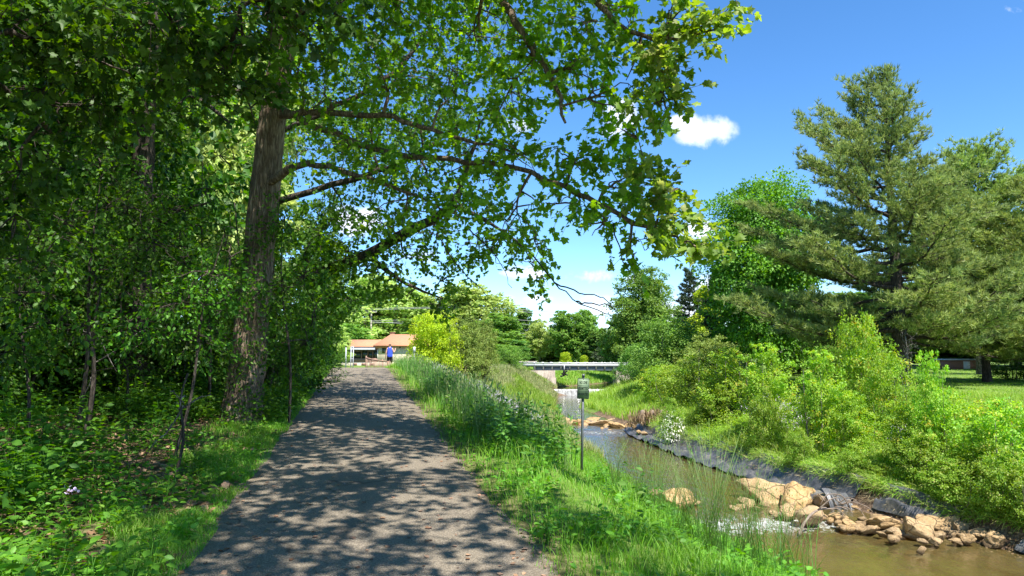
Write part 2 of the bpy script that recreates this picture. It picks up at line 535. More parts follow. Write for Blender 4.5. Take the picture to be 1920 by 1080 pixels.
m1 = t.n('ShaderNodeMixShader'); t.l(t.math('ADD', t.math('MULTIPLY', t.noise(co, .9, 4, .65, .8), .7), .08, clamp=True), m1.inputs[0])
t.l(tp.outputs[0], m1.inputs[1]); t.l(df.outputs[0], m1.inputs[2])
fr = t.n('ShaderNodeFresnel'); fr.inputs[0].default_value = 1.36; t.l(bm_.outputs[0], fr.inputs['Normal'])
m2 = t.n('ShaderNodeMixShader'); t.l(t.math('MULTIPLY', fr.outputs[0], 1.5, clamp=True), m2.inputs[0]); t.l(m1.outputs[0], m2.inputs[1]); t.l(gl.outputs[0], m2.inputs[2])
fo = t.n('ShaderNodeBsdfDiffuse'); fo.inputs[0].default_value = (.72, .76, .76, 1)
m3 = t.n('ShaderNodeMixShader')
fmr = t.n('ShaderNodeMapRange'); fmr.interpolation_type = 'SMOOTHSTEP'; fmr.inputs[1].default_value = .5; fmr.inputs[2].default_value = 1.05
t.l(t.math('ADD', at_.outputs['Fac'], t.math('MULTIPLY', t.math('SUBTRACT', t.noise(co, 4.5, 6, .75, 1.6), .5), 1.6)), fmr.inputs[0])
fm = fmr.outputs[0]
t.l(t.math('MULTIPLY', fm, .8), m3.inputs[0]); t.l(m2.outputs[0], m3.inputs[1]); t.l(fo.outputs[0], m3.inputs[2])
t.l(m3.outputs[0], out.inputs['Surface'])

m, t, b = newmat('falling_water'); M['fall'] = m
co = coords(t, (1, 1, .12))
n = t.noise(co, 9, 4, .7)
t.l(t.ramp(n, [(.35, (.14, .13, .12)), (.6, (.42, .42, .40))]), b.inputs['Base Color']); b.inputs['Roughness'].default_value = .2

# tarp
m, t, b = newmat('black_sheeting'); M['tarp'] = m
co = coords(t); n = t.noise(co, 2.5, 5, .7); n2 = t.noise(co, 11, 4, .6)
t.l(t.ramp(n, [(.35, (.035, .035, .035)), (.55, (.085, .086, .088)), (.8, (.26, .23, .18))]), b.inputs['Base Color'])
b.inputs['Roughness'].default_value = .42; b.inputs['Specular IOR Level'].default_value = .6
bump(t, b, t.math('ADD', n, t.math('MULTIPLY', n2, .4)), .6, .05)

# concrete with streaks
m, t, b = newmat('stained_concrete'); M['conc'] = m
n1 = t.noise(coords(t, (1, 1, .12)), 3.5, 5, .7); n2 = t.noise(coords(t), 6, 5)
c = t.ramp(t.math('ADD', t.math('MULTIPLY', n1, .7), t.math('MULTIPLY', n2, .3)), [(.3, (.13, .10, .08)), (.5, (.30, .25, .20)), (.7, (.42, .38, .32))])
t.l(c, b.inputs['Base Color']); b.inputs['Roughness'].default_value = .9; bump(t, b, n2, .3, .02)

M['rail'] = plain('galvanised_rail', (.47, .48, .48), .55, .06, 3, .15)
M['girder'] = plain('blue_grey_girder', (.16, .19, .23), .6, .1, 2)
M['signback'] = plain('sign_face', (.17, .235, .14), .55, .04, 8)
M['signink'] = plain('sign_ink', (.010, .016, .012), .5, .04, 8)
M['post'] = plain('weathered_steel', (.13, .14, .145), .5, .15, 14, .5)
M['pole'] = plain('pole_wood', (.40, .36, .31), .9, .1, 3, stretch=(1, 1, .2))
M['wire'] = plain('wire_metal', (.30, .30, .31), .6, .05)
M['skin'] = plain('skin', (.52, .31, .22), .6, .05, 4)
M['blue'] = plain('blue_cloth', (.045, .09, .62), .85, .08, 10)
M['black'] = plain('black_cloth', (.015, .015, .02), .9, .1, 10)
M['hair'] = plain('brown_hair', (.10, .055, .03), .8, .2, 30)
M['shoe'] = plain('shoe', (.5, .5, .5), .7)
M['wallcream'] = plain('cream_wall', (.60, .52, .38), .85, .05, 2)
M['found'] = plain('foundation_block', (.55, .48, .36), .9, .06, 2)
M['shingle'] = plain('tan_shingle', (.46, .215, .12), .9, .08, 3, bs=.3)
M['shinglered'] = plain('red_shingle', (.42, .20, .14), .9, .08, 3)
M['awning'] = plain('grey_awning', (.45, .47, .50), .6, .03)
M['glass'] = plain('dark_glass', (.02, .03, .03), .08, .05, spec=.7)
M['brownpaint'] = plain('brown_boards', (.25, .15, .115), .8, .06)
M['gate'] = plain('brown_gate', (.30, .19, .14), .7, .06)
M['trimw'] = plain('white_trim', (.72, .72, .70), .7, .03)
M['paleblue'] = plain('pale_siding', (.52, .56, .60), .8, .03)
M['brick'] = plain('brick_chimney', (.30, .15, .10), .9, .1)
M['wood'] = plain('driftwood', (.22, .17, .13), .9, .2, 12, bs=.4)
M['rubber'] = plain('black_debris', (.02, .02, .025), .5, .2)
# ------------------------------------------------------------------ ground, path, water
ys = np.concatenate([np.arange(-40, 2, 1.0), np.arange(2, 32, .2), np.arange(32, 60, .35), np.arange(60, 132, 1.0), np.geomspace(132, 1200, 22)])
xs = np.concatenate([-np.geomspace(900, 32, 16), np.arange(-30, -16, 1.0), np.arange(-16, 24, .2), np.arange(24, 60, 1.2), np.geomspace(61, 900, 14)])
X, Y = np.meshgrid(xs, ys)
Z = T(X, Y)
dx = np.abs(X - xpath(Y))
Z = np.where((dx < 1.42) & (Y < 75), Z - .035, Z)
sl = (xpath(Y) - 1.5) - X; sr = X - (xpath(Y) + 1.5)
dr = X - np.interp(Y, *RW); dl = np.interp(Y, *LW) - X
A = np.full(X.shape, .12)
A = np.where((sl > -.5) & (Y < 27), np.interp(sl, [-.5, .2, 1.0, 1.6], [.55, .25, .6, 1.0]), A)
A = np.where((sr > -.6) & (sr < .35) & (Y < 75), .6, A)
A = np.where((dl < .8) & (dr < -.0), 1.0, A)
A = np.where((dr >= -.2) & (dr < 1.0) & (Y < 60), 1.15, A)
ny, nx = X.shape
i, j = np.meshgrid(np.arange(ny - 1), np.arange(nx - 1), indexing='ij')
q = np.stack([i * nx + j, i * nx + j + 1, (i + 1) * nx + j + 1, (i + 1) * nx + j], -1).reshape(-1, 4)
MB().add(np.stack([X, Y, Z], -1).reshape(-1, 3), q, A.ravel()).obj('ground', M['ground'], smooth=True, kind='structure')

ys = np.arange(-12, 72, .2)
s_ = np.linspace(-1, 1, 15)
hwL = 1.5 + .2 * np.clip((8.5 - ys) / 3.3, 0, 1) + .16 * (vnoise(0, ys, .7, 2) - .5) + .10 * (vnoise(0, ys, .22, 3) - .5)
hwR = 1.5 + .2 * np.clip((8.5 - ys) / 3.3, 0, 1) + .16 * (vnoise(0, ys, .8, 4) - .5) + .10 * (vnoise(0, ys, .25, 6) - .5)
V = []; A = []
for k, s in enumerate(s_):
    hw = np.where(s < 0, hwL, hwR)
    x = xpath(ys) + s * hw
    z = zpath(ys) + .012 - (.03 if abs(s) > .99 else 0) + .006 * (vnoise(x, ys, .9, 9) - .5)
    V.append(np.stack([x, ys, z], 1)); A.append(np.full(len(ys), 1. if abs(s) > .99 else (.35 if abs(s) > .84 else 0)))
V = np.stack(V, 1); A = np.stack(A, 1)
ny, nx = V.shape[:2]
i, j = np.meshgrid(np.arange(ny - 1), np.arange(nx - 1), indexing='ij')
q = np.stack([i * nx + j, i * nx + j + 1, (i + 1) * nx + j + 1, (i + 1) * nx + j], -1).reshape(-1, 4)
MB().add(V.reshape(-1, 3), q, A.ravel()).obj('path', M['asphalt'], smooth=True, kind='structure')

# water: downstream pool + middle pool as one sheet, upstream sheet beyond the weir
def water_sheet(name, y0, y1, step):
    ys = np.arange(y0, y1 + .001, step)
    V = []; A = []
    for s in np.linspace(0, 1, 13):
        xl = np.interp(ys, *LW) - .5; xr = np.interp(ys, *RW) + .5
        x = xl + (xr - xl) * s
        z = zwater(ys) + .012 * (vnoise(x, ys, .5, 7) - .5)
        foam = np.exp(-((ys - 22.4 - 1.2 * (s - .4)) / 1.5) ** 2) * .60 * (s < .7) + np.exp(-((ys - 46.3) / 1.0) ** 2) * .55 + np.exp(-((ys - 85.3) / .5) ** 2) * .7 \
            + .14 * np.exp(-((ys - 25) / 5) ** 2) + .12 * np.exp(-((ys - 66) / 16) ** 2)
        V.append(np.stack([x, ys, z], 1)); A.append(foam)
    V = np.stack(V, 1); A = np.stack(A, 1)
    ny, nx = V.shape[:2]
    i, j = np.meshgrid(np.arange(ny - 1), np.arange(nx - 1), indexing='ij')
    q = np.stack([i * nx + j, i * nx + j + 1, (i + 1) * nx + j + 1, (i + 1) * nx + j], -1).reshape(-1, 4)
    MB().add(V.reshape(-1, 3), q, A.ravel()).obj(name, M['water'], smooth=True, kind='structure')


water_sheet('water', -20, 85.8, .25)
water_sheet('water', 86.2, 112, 1.0)

# ------------------------------------------------------------------ weir and bridge
w = thing('weir', (8.9, 86, -3.2), 'low concrete weir with a curtain of falling water below the bridge', 'weir')
mb = MB(); box(mb, -4.6, 4.6, -.02, .55, -.9, .74); mb.obj('weir_wall', M['conc'], w)
mb = MB()
gx = np.linspace(-3.9, 3.9, 60); gz = np.linspace(0, 1, 7)
V = np.array([[x, -.06 - .28 * (1 - z) ** .6 - .04 * mnoise.noise(Vector((x * 3, 0, 0))), .02 + z * .76] for z in gz for x in gx])
i, j = np.meshgrid(np.arange(6), np.arange(59), indexing='ij')
mb.add(V, np.stack([i * 60 + j, i * 60 + j + 1, (i + 1) * 60 + j + 1, (i + 1) * 60 + j], -1).reshape(-1, 4))
mb.obj('water_curtain', M['fall'], w, smooth=True)

BY = 89.0


def bx(px): return (px - 960) / F * BY
def bz(py): return CAMZ + (665 - py) / F * BY


br = thing('bridge', (bx(1085), BY, bz(694)), 'flat steel footbridge with white guard rail over the weir', 'bridge')
ox, oy, oz = br.location


def bbox(mb, x0, x1, y0, y1, z0, z1): box(mb, x0 - ox, x1 - ox, y0 - oy, y1 - oy, z0 - oz, z1 - oz)


mb = MB(); bbox(mb, bx(1002), bx(1186), BY, BY + 2.6, bz(693.5), bz(687.5)); bbox(mb, bx(1002), bx(1186), BY - .08, BY, bz(694), bz(693.2)); bbox(mb, bx(1002), bx(1186), BY - .08, BY, bz(688), bz(687.2)); mb.obj('girder', M['girder'], br)
mb = MB(); bbox(mb, bx(985), bx(1190), BY + .02, BY + 2.5, bz(687.5), bz(686.6)); mb.obj('deck', M['conc'], br)
for yy, nm in ((BY - .16, 'near'), (BY + 2.6, 'far')):
    for k in range(12):
        px = 1002 + k * 16.35
        mb = MB(); bbox(mb, bx(px) - .075, bx(px) + .075, yy, yy + .14, bz(692.5), bz(679)); mb.obj('rail_post', M['rail'], br)
    mb = MB()
    for a_, b_ in ((680.0, 681.4), (682.6, 686.6)):
        bbox(mb, bx(975), bx(1190), yy - .05, yy - .005, bz(b_), bz(a_))
    mb.obj('guard_rail', M['rail'], br)
for lo, hi, col, nm in ((985, 1040, 1028, 'left'), (1154, 1192, 1154, 'right')):
    mb = MB()
    a_ = bx(lo) - ox; b_ = bx(hi) - ox; zt = bz(694.3) - oz; zb = -3.3 - oz
    if nm == 'left':
        box(mb, a_, b_, -.35, 2.9, zb, zt)
        box(mb, bx(1028) - ox, bx(1040.5) - ox, -1.6, -.352, zb, bz(707) - oz)
        box(mb, bx(1025) - ox, bx(1028) - ox - .003, -1.5, -.352, zb, bz(706) - oz)
    else:
        box(mb, a_, b_, -.35, 2.9, zb, zt)
        box(mb, bx(1153) - ox, bx(1158) - ox, -1.3, -.352, zb, bz(706) - oz)
    mb.obj('abutment', M['conc'], br)
# pump-like debris hung on the rail
d = thing('hanging_debris', at(1058, 690, BY - .35), 'dark tangled bundle hanging from the bridge near its left end', 'debris')
mb = MB()
for k in range(9):
    p = rng.normal(size=3) * [.16, .08, .28] + [0, 0, -.65]
    tubes(mb, spline([p + rng.normal(size=3) * .25, p, p + rng.normal(size=3) * .25], 5), np.full(5, .09), 6)
mb.obj('bundle', M['rubber'], d, smooth=True)
mb = MB(); tubes(mb, [[0, 0, .4], [0, 0, -.5]], [.06, .06], 6); mb.obj('strap', M['rail'], d)

# approach fence at the left end of the bridge
f = thing('approach_rail', (bx(960), BY, 0), 'weathered timber approach rail running left from the white bridge rail', 'fence')
for k in range(4):
    mb = MB(); box(mb, k * .95 - .06, k * .95 + .06, -.06, .06, -.3, .85 - .03 * k); mb.obj('post', M['pole'], f)
mb = MB()
for z in (.35, .72): box(mb, -.3, 3.1, -.1, -.065, z, z + .14)
mb.obj('rail', M['pole'], f)

# ------------------------------------------------------------------ house
HY = 110.0


def hx(px, Y=HY): return (px - 960) / F * Y
def hz(py, Y=HY): return CAMZ + (665 - py) / F * Y


h = thing('house', (hx(720), HY, hz(690)), 'cream single storey house with tan shingle roof and grey porch awning', 'house')
ox, oy, oz = h.location


def hb(name, mat, *bs, parent=None):
    mb = MB()
    for (p0, p1, y0, y1, q1, q0) in bs:   # px range, y range, py bottom, py top
        box(mb, hx(p0) - ox, hx(p1) - ox, y0, y1, hz(q1) - oz, hz(q0) - oz)
    return mb.obj(name, mat, parent or h)


hb('wall', M['wallcream'], (709, 800, 0, 8, 692, 648), (652, 709, 2.2, 8, 676, 650))
hb('foundation', M['found'], (642, 712, -.02, 2.2, 692, 678.5), (709.2, 800.5, -.06, 8, 692, 679))
for a_, b_ in ((664, 671), (679.5, 687), (695, 703)):
    w_ = hb('vent_window', M['brownpaint'], (a_, b_, -.06, -.022, 685, 680.5)); 
hb('porch_band', M['brownpaint'], (644, 709, -.04, .06, 678.4, 672))
hb('porch_floor', M['brownpaint'], (644, 709, .06, 2.18, 678.4, 676.5))
for k, (a_, b_) in enumerate(((652, 663), (665, 678), (680, 690), (691.5, 699), (701, 708.5))):
    p_ = hb('porch_window', M['brownpaint'], (a_, b_, .10, .16, 672, 656.2))
    hb('pane', M['glass'], (a_ + .5, b_ - .5, .06, .098, 671.5, 660 if k in (1, 3) else 657))
    COL.objects[-1].parent if False else None
for px in (649.5, 664, 679, 690.8, 700, 709):
    hb('porch_post', M['trimw' if px > 700 else 'brownpaint'], (px - .6, px + .6, -.02, .09, 676.5, 655.5))
hb('awning', M['awning'], (643, 705, -1.0, .25, 656.2, 654.2), (645, 705, -.7, .3, 654.15, 652.4), (648, 705, -.3, .4, 652.35, 650.4))
w_ = hb('window', M['trimw'], (716.5, 729.5, -.05, -.002, 663.5, 650.5)); hb('pane', M['glass'], (717.3, 722.7, -.08, -.052, 662.6, 651.4), (723.3, 728.7, -.08, -.052, 662.6, 651.4), parent=w_).parent = w_
hb('wall_lamp', M['black'], (750, 752, -.2, -.002, 652.5, 650.5))
hb('shutter', M['wallcream'], (711, 715.8, -.04, -.002, 664, 650))


def roofmesh(corners, ridge, thick=.18):
    V = [*corners, *ridge]
    V = np.array(V); V2 = V - [0, 0, thick]
    mb = MB()
    Fq = np.array([[0, 1, 5, 4], [2, 3, 4, 5]]); Ft = np.array([[1, 2, 5], [3, 0, 4]])
    mb.add(np.vstack([V, V2]), [Fq, Ft, Fq[:, ::-1] + 6, Ft[:, ::-1] + 6, np.array([[0, 6, 7, 1], [1, 7, 8, 2], [2, 8, 9, 3], [3, 9, 6, 0]])])
    return mb


def P(px, py, dy):
    return (hx(px, HY + dy) - ox, dy, hz(py, HY + dy) - oz)


z1 = hz(650) - oz; z2 = hz(647.5) - oz
r = roofmesh([(hx(640) - ox, -.3, z1), (hx(728) - ox, -.3, z1), (hx(728) - ox, 8.5, z1), (hx(640) - ox, 8.5, z1)], [P(650, 637, 4), P(740, 637, 4)]).obj('roof', M['shingle'], h)
r = roofmesh([(hx(702) - ox, -.6, z2), (hx(810) - ox, -.6, z2), (hx(810) - ox, 9, z2), (hx(702) - ox, 9, z2)], [P(733, 627, 4.2), P(790, 627, 4.2)]).obj('roof', M['shingle'], h)
mb = MB(); c = P(736.5, 624, 5.0); box(mb, c[0] - .35, c[0] + .35, 4.7, 5.3, c[2] - 1.5, c[2]); box(mb, c[0] - .42, c[0] + .42, 4.62, 5.38, c[2] + .002, c[2] + .1); mb.obj('chimney', M['brick'], r)
# second house, far left
h2 = thing('house', (hx(585, 130), 130, -.4), 'small distant house with reddish roof and pale gable left of the cream house', 'house')
HY2 = 130
mb = MB(); box(mb, hx(560, 130) - hx(585, 130), hx(625, 130) - hx(585, 130), 0, 6, 0, hz(657, 130) + .4); mb.obj('wall', M['paleblue'], h2)
ox, oy, oz = h2.location
e = hz(657, 130) + .4
rr = [((px - 585) / F * 130, y, z) for px, y, z in ((556, -.4, e), (630, -.4, e), (630, 6.4, e), (556, 6.4, e), (566, 3, hz(641, 130) + .4), (604, 3, hz(641, 130) + .4))]
roofmesh(rr[:4], rr[4:]).obj('roof', M['shinglered'], h2)
mb = MB(); box(mb, (608 - 585) / F * 130, (616 - 585) / F * 130, -.05, -.003, 1.0, 2.2); mb.obj('window', M['glass'], h2)

# gate of brown pickets at the end of the path
GY = 64.0
g = thing('picket_gate', (hx(710, GY), GY, float(T(hx(710, GY), GY)) - .1), 'low brown picket gate at the far end of the path, its top curving down', 'gate')
ox, oy, oz = g.location
for k in range(17):
    px = 688 + k * 2.75
    top = 668.5 + 8.0 * (k / 16) ** .6
    if k in (0, 6, 11, 16): top -= 1.4
    wd = .05 if k in (0, 6, 11, 16) else .028
    mb = MB(); box(mb, hx(px, GY) - ox - wd, hx(px, GY) - ox + wd, -.03, .03, 0, hz(top, GY) - oz); mb.obj('picket', M['gate'], g)
mb = MB(); tubes(mb, [[hx(688 + k * 2.75, GY) - ox, -.05, hz(670 + 8.0 * (k / 16) ** .6, GY) - oz] for k in range(17)], np.full(17, .035), 4)
tubes(mb, [[hx(688, GY) - ox, -.05, .35], [hx(732, GY) - ox, -.05, .35]], np.full(2, .03), 4); mb.obj('rail', M['gate'], g)

sf = thing('metal_post', (hx(650, 70), 70, float(T(hx(650, 70), 70))), 'thin pale metal post standing left of the porch', 'post')
mb = MB(); tubes(mb, [[0, 0, 0], [0, 0, hz(649, 70) - sf.location[2]]], [.06, .06], 8); tubes(mb, [[0, 0, hz(649, 70) - sf.location[2]], [0, 0, hz(648.4, 70) - sf.location[2]]], [.08, .08], 8); mb.obj('shaft', M['awning'], sf)
sf = thing('twin_metal_post', (hx(661.5, 68), 68, float(T(hx(661.5, 68), 68))), 'pair of pale metal posts joined together in front of the porch', 'post')
zt = hz(651, 68) - sf.location[2]
for dx in (-.11, .11):
    mb = MB(); tubes(mb, [[dx, 0, 0], [dx, 0, zt]], [.045, .045], 8); mb.obj('shaft', M['awning'], sf)
mb = MB(); box(mb, -.17, .17, -.03, .03, zt, zt + .07); mb.obj('crosspiece', M['awning'], sf)
mb = MB(); box(mb, -.066, .066, -.02, .02, zt * .5, zt * .5 + .06); mb.obj('crosspiece', M['awning'], sf)
sf = thing('marker_post', (hx(777.5, 52), 52, float(T(hx(777.5, 52), 52))), 'small grey marker post standing in tall grass right of the walker', 'post')
zt = hz(650.5, 52) - sf.location[2]
mb = MB(); tubes(mb, [[0, 0, 0], [0, 0, zt]], [.03, .03], 8); mb.obj('shaft', M['awning'], sf)
mb = MB(); box(mb, -.09, .09, -.045, -.031, zt - .42, zt); mb.obj('plate', M['awning'], sf)

# utility poles and lines
def pole(px, top, Y, label, r=.16):
    x = hx(px, Y); zt = hz(top, Y)
    p = thing('utility_pole', (x, Y, -.3), label, 'pole', 'poles of the power line')
    mb = MB(); tubes(mb, [[0, 0, 0], [0, 0, (zt + .3) / 2], [0, 0, zt + .3]], [r * 1.2, r * 1.05, r * .85], 10); mb.obj('shaft', M['pole'], p, smooth=True)
    mb = MB(); box(mb, -1.1, 1.1, -.26, -.14, zt - .6, zt - .42); mb.obj('crossarm', M['pole'], p)
    for dx in (-1, -.5, .5, 1):
        mb = MB(); tubes(mb, [[dx, -.2, zt - .42], [dx, -.2, zt - .3], [dx, -.2, zt - .2]], [.05, .07, .04], 6); mb.obj('insulator', M['awning'], p)
    mb = MB(); tubes(mb, [[.28, -.1, zt - 2.2], [.28, -.1, zt - 1.4]], [.16, .16], 8); 
    if px > 900: mb.obj('transformer', M['awning'], p, smooth=True)
    return x, zt


PY = 142.0
pole(696, 578, PY, 'utility pole behind the cream house roof')
pole(912, 574, PY, 'utility pole among the trees, between the arborvitae and the bridge')
pole(580, 612, 138, 'utility pole beside the reddish roofed house', .13)
wires = [((400, 590), (696, 579), (912, 577), (1160, 592), (1420, 573)), ((400, 604), (696, 582), (912, 580), (1160, 598), (1420, 578)),
         ((400, 610), (696, 602), (912, 598), (1130, 608), (1420, 601)), ((696, 606), (912, 602), (1130, 622), (1420, 604)),
         ((912, 622), (1080, 630), (1240, 630), (1420, 628)), ((925, 628), (1060, 634), (1240, 634), (1420, 631)), ((696, 604), (800, 608), (912, 600))]
wl = ['topmost wire of the power line', 'second wire from the top of the power line', 'third wire from the top of the power line', 'fourth wire down, sagging deepest right of the pole',
      'upper of the two thick low cables above the bridge', 'lower of the two thick low cables above the bridge', 'short thin wire between the two poles behind the house']
for k, (pts, lb) in enumerate(zip(wires, wl)):
    P3 = np.array([[hx(a_, PY), PY - .2 - .1 * k, hz(b_, PY)] for a_, b_ in pts])
    mb = MB(); tubes(mb, spline(P3, 40), np.full(40, .055 if k in (4, 5) else .04), 4); o = mb.obj('power_line', M['wire'], label=lb, cat='power line', group='wires of the power line')

# ------------------------------------------------------------------ rocks
def rock_mesh(seed, flat=.7, cuts=15, sub=3):
    r = np.random.default_rng(seed)
    bm = bmesh.new(); bmesh.ops.create_icosphere(bm, subdivisions=sub, radius=1)
    V = np.array([v.co for v in bm.verts])
    for k in range(cuts):
        n = norm(r.normal(size=3)); d_ = r.uniform(.42, .8)
        t_ = V @ n; m_ = t_ > d_
        V[m_] -= ((t_[m_] - d_) * .98)[:, None] * n
    for v, c in zip(bm.verts, V):
        c = Vector(c); q_ = c.copy() + Vector((seed, 0, 0))
        c *= 1 + .14 * mnoise.noise(q_ * 1.6) + .07 * mnoise.noise(q_ * 4) - .10 * max(0, .12 - abs(mnoise.noise(q_ * 1.9 + Vector((7, 3, 1))))) / .12 + .03 * mnoise.noise(q_ * 11)
        v.co = c
    me = bpy.data.meshes.new('boulder'); bm.to_mesh(me); bm.free()
    me.materials.append(M['rock'])
    me.polygons.foreach_set('use_smooth', np.ones(len(me.polygons), bool)); me.update()
    return me


RM = [rock_mesh(s, sub=4) for s in range(8)]
PEB = [rock_mesh(20 + s, sub=2, cuts=6) for s in range(5)]
NR = [0]


def rock(px, py, wpx, hpx, label=None, Y=None, z=None, k=None, group='sandstone boulders along the stream', dep=1.0, name='boulder', rot=None):
    """rock whose foot is seen near (px,py)"""
    if Y is None:
        z0 = z if z is not None else -3.45
        t_ = at(px, py, 1.0); s = (z0 - CAMZ) / (t_[2] - CAMZ); Y = s
    c = at(px, py, Y)
    w_ = wpx / F * Y / 2; h_ = hpx / F * Y / 2
    NR[0] += 1
    k = NR[0] if k is None else k
    o = link(name, RM[k % 8] if wpx > 22 else PEB[k % 5], None, (c[0], Y + w_ * .4, c[2] + h_ * .55), 0, label=label, cat='boulder' if wpx > 22 else 'rock', group=group if not (label and False) else None)
    o.rotation_euler = (rng.normal() * .2, rng.normal() * .2, rng.random() * 6.28 if rot is None else rot)
    o.scale = (w_ * 1.35, w_ * 1.15 * dep, h_ * 1.45)
    return o


big = [(1447, 945, 95, 50, 'large tan sandstone boulder midstream at the end of the black sheeting'), (1500, 955, 70, 48, 'sandstone boulder leaning against the right of the midstream pile'),
       (1548, 950, 48, 30, 'smooth pale boulder beside the hanging fold of black sheeting'), (1520, 985, 55, 40, 'squat boulder at the foot of the midstream pile'), (1482, 975, 40, 30, 'low boulder beneath the midstream pile, left'),
       (1576, 978, 38, 20, 'flat tan stone on the right of the midstream pile'),
       (1262, 952, 78, 40, 'tan boulder half hidden by grass on the near bank'), (1235, 940, 50, 30, 'broken boulder behind the tan one on the near bank'), (1298, 950, 28, 14, 'small flat stone right of the near bank boulder'),
       (1722, 1008, 62, 42, 'big brown boulder at the right end of the stream'), (1710, 970, 52, 26, 'rounded boulder perched behind the big brown one'), (1775, 995, 80, 38, 'long pale boulder right of the big brown one'),
       (1805, 1000, 40, 24, 'cracked boulder at the right end of the pale one'), (1662, 990, 70, 26, 'flat tan slab left of the big brown boulder'), (1685, 1005, 36, 18, 'small slab in front of the flat tan slab'),
       (1660, 962, 36, 18, 'grey stone below the undercut bank')]
for q_ in big:
    rock(*q_[:4], label=q_[4])
for k in range(34):
    px = rng.uniform(1560, 1880); py = 985 + (px - 1560) * .11 + rng.normal() * 9
    rock(px, py, rng.uniform(12, 26), rng.uniform(7, 13), label='small tan stone in the rubble between the big boulders', name='stone', group='small stones of the rubble bar')
for k in range(14):
    px = rng.uniform(1180, 1330); py = 800 + (px - 1180) * .35 + rng.normal() * 5
    rock(px, py - 3, rng.uniform(8, 15), rng.uniform(5, 9), label='small tan stone strewn below the far grassy bank', name='stone', z=-3.2, group='small stones below the far bank')
for k in range(16):
    px = rng.uniform(1380, 1620); py = 950 + (px - 1380) * .13 + rng.normal() * 11
    rock(px, py, rng.uniform(12, 24), rng.uniform(7, 12), label='small stone tucked around the midstream pile', name='stone', group='small stones of the midstream pile')
big2 = [(1420, 925, 44, 22, 'tan stone at the upstream end of the midstream pile'), (1402, 948, 36, 18, 'low wet stone left of the large midstream boulder'), (1530, 940, 40, 26, 'pale stone wedged at the top of the midstream pile'), (1600, 992, 34, 16, 'flat stone right of the dead branch'),
        (1745, 965, 44, 26, 'rounded stone behind the long pale boulder'), (1840, 1010, 42, 22, 'flat pale stone at the right end of the rubble'), (1635, 1000, 36, 16, 'thin slab at the left end of the rubble'), (1765, 1012, 34, 18, 'small boulder at the foot of the long pale one')]
big2 += [(1870, 1022, 46, 24, 'rounded stone near the right frame edge by the torn sheeting'), (1815, 1018, 40, 20, 'tan stone at the water line right of the long pale boulder'), (1795, 985, 50, 26, 'boulder lodged under the bank behind the long pale one'), (1850, 995, 38, 20, 'brown stone half under the bank near the right frame edge'), (1755, 1022, 30, 14, 'small wet stone in front of the right boulders')]
for q_ in big2:
    rock(*q_[:4], label=q_[4])
led = [(1092, 800, 50, 15, 'left block of the tan rock ledge crossing the stream'), (1130, 802, 62, 17, 'long middle block of the rock ledge crossing the stream'), (1162, 808, 46, 20, 'orange block of the rock ledge crossing the stream'),
       (1190, 812, 40, 18, 'right block of the rock ledge crossing the stream'), (1060, 796, 34, 12, 'leftmost low stone of the rock ledge'), (1150, 794, 50, 10, 'flat slab lying on top of the rock ledge'), (1205, 802, 24, 12, 'cracked stone where the ledge meets the right bank'), (1110, 793, 44, 9, 'thin slab on top of the ledge, nearer the sign'), (1178, 797, 30, 9, 'small slab on top of the ledge by the root clump')]
for q_ in led:
    rock(*q_[:4], label=q_[4], z=-3.38, dep=.9, rot=rng.normal() * .6)

for k in range(26):
    px = rng.uniform(1050, 1215); py = 797 + (px - 1050) * .08 + rng.normal() * 4
    rock(px, py, rng.uniform(9, 22), rng.uniform(5, 10), label='small tan stone packed along the rock ledge', name='stone', z=-3.35, group='small stones of the rock ledge')
# ------------------------------------------------------------------ black sheeting on the right bank
def tarp(name, y0, y1, off0, off1, hgt, label, droop=0):
    t_ = thing(name, (float(np.interp((y0 + y1) / 2, *RW)), (y0 + y1) / 2, -3.4), label, 'sheeting')
    ox, oy, oz = t_.location
    n_ = int((y1 - y0) / .09); m_ = 20
    ys_ = np.linspace(y0, y1, n_); V = []
    for k in range(m_):
        s = k / (m_ - 1)
        d_ = off0 + (off1 - off0) * s + .12 * (vnoise(ys_, s * 4, .8, 3) - .5)
        x = np.interp(ys_, *RW) + d_
        zt_ = T(x, ys_)
        z = np.maximum(zt_, zwater(ys_) - .05) + .12 + .05 * np.sin(s * 9) + .34 * (vnoise(ys_ + s * 1.2, s * 3, .55, 5) - .35) * np.sin(math.pi * min(1, .15 + s)) + .12 * (vnoise(ys_ + s, s * 7, .3, 6) - .5) + hgt * s * (1 - s)
        V.append(np.stack([x - ox, ys_ - oy, z - oz], 1))
    V = np.stack(V, 1)
    V2 = V - [0, 0, .02]
    ny, nx = V.shape[:2]
    i, j = np.meshgrid(np.arange(ny - 1), np.arange(nx - 1), indexing='ij')
    q = np.stack([i * nx + j, i * nx + j + 1, (i + 1) * nx + j + 1, (i + 1) * nx + j], -1).reshape(-1, 4)
    MB().add(V.reshape(-1, 3), q).add(V2.reshape(-1, 3), q[:, ::-1]).obj('sheet', M['tarp'], t_, smooth=True)
    return t_


tarp('black_sheeting', 24.6, 47, -.75, .75, .25, 'long strip of crumpled black sheeting along the foot of the right bank')
tarp('black_sheeting', 17.7, 19.5, -.2, 1.0, .4, 'torn piece of black sheeting at the far right below the bank')
tarp('black_sheeting', 21.4, 23.6, .1, .75, .35, 'dark sheeting tucked under the overhanging bank behind the stones')
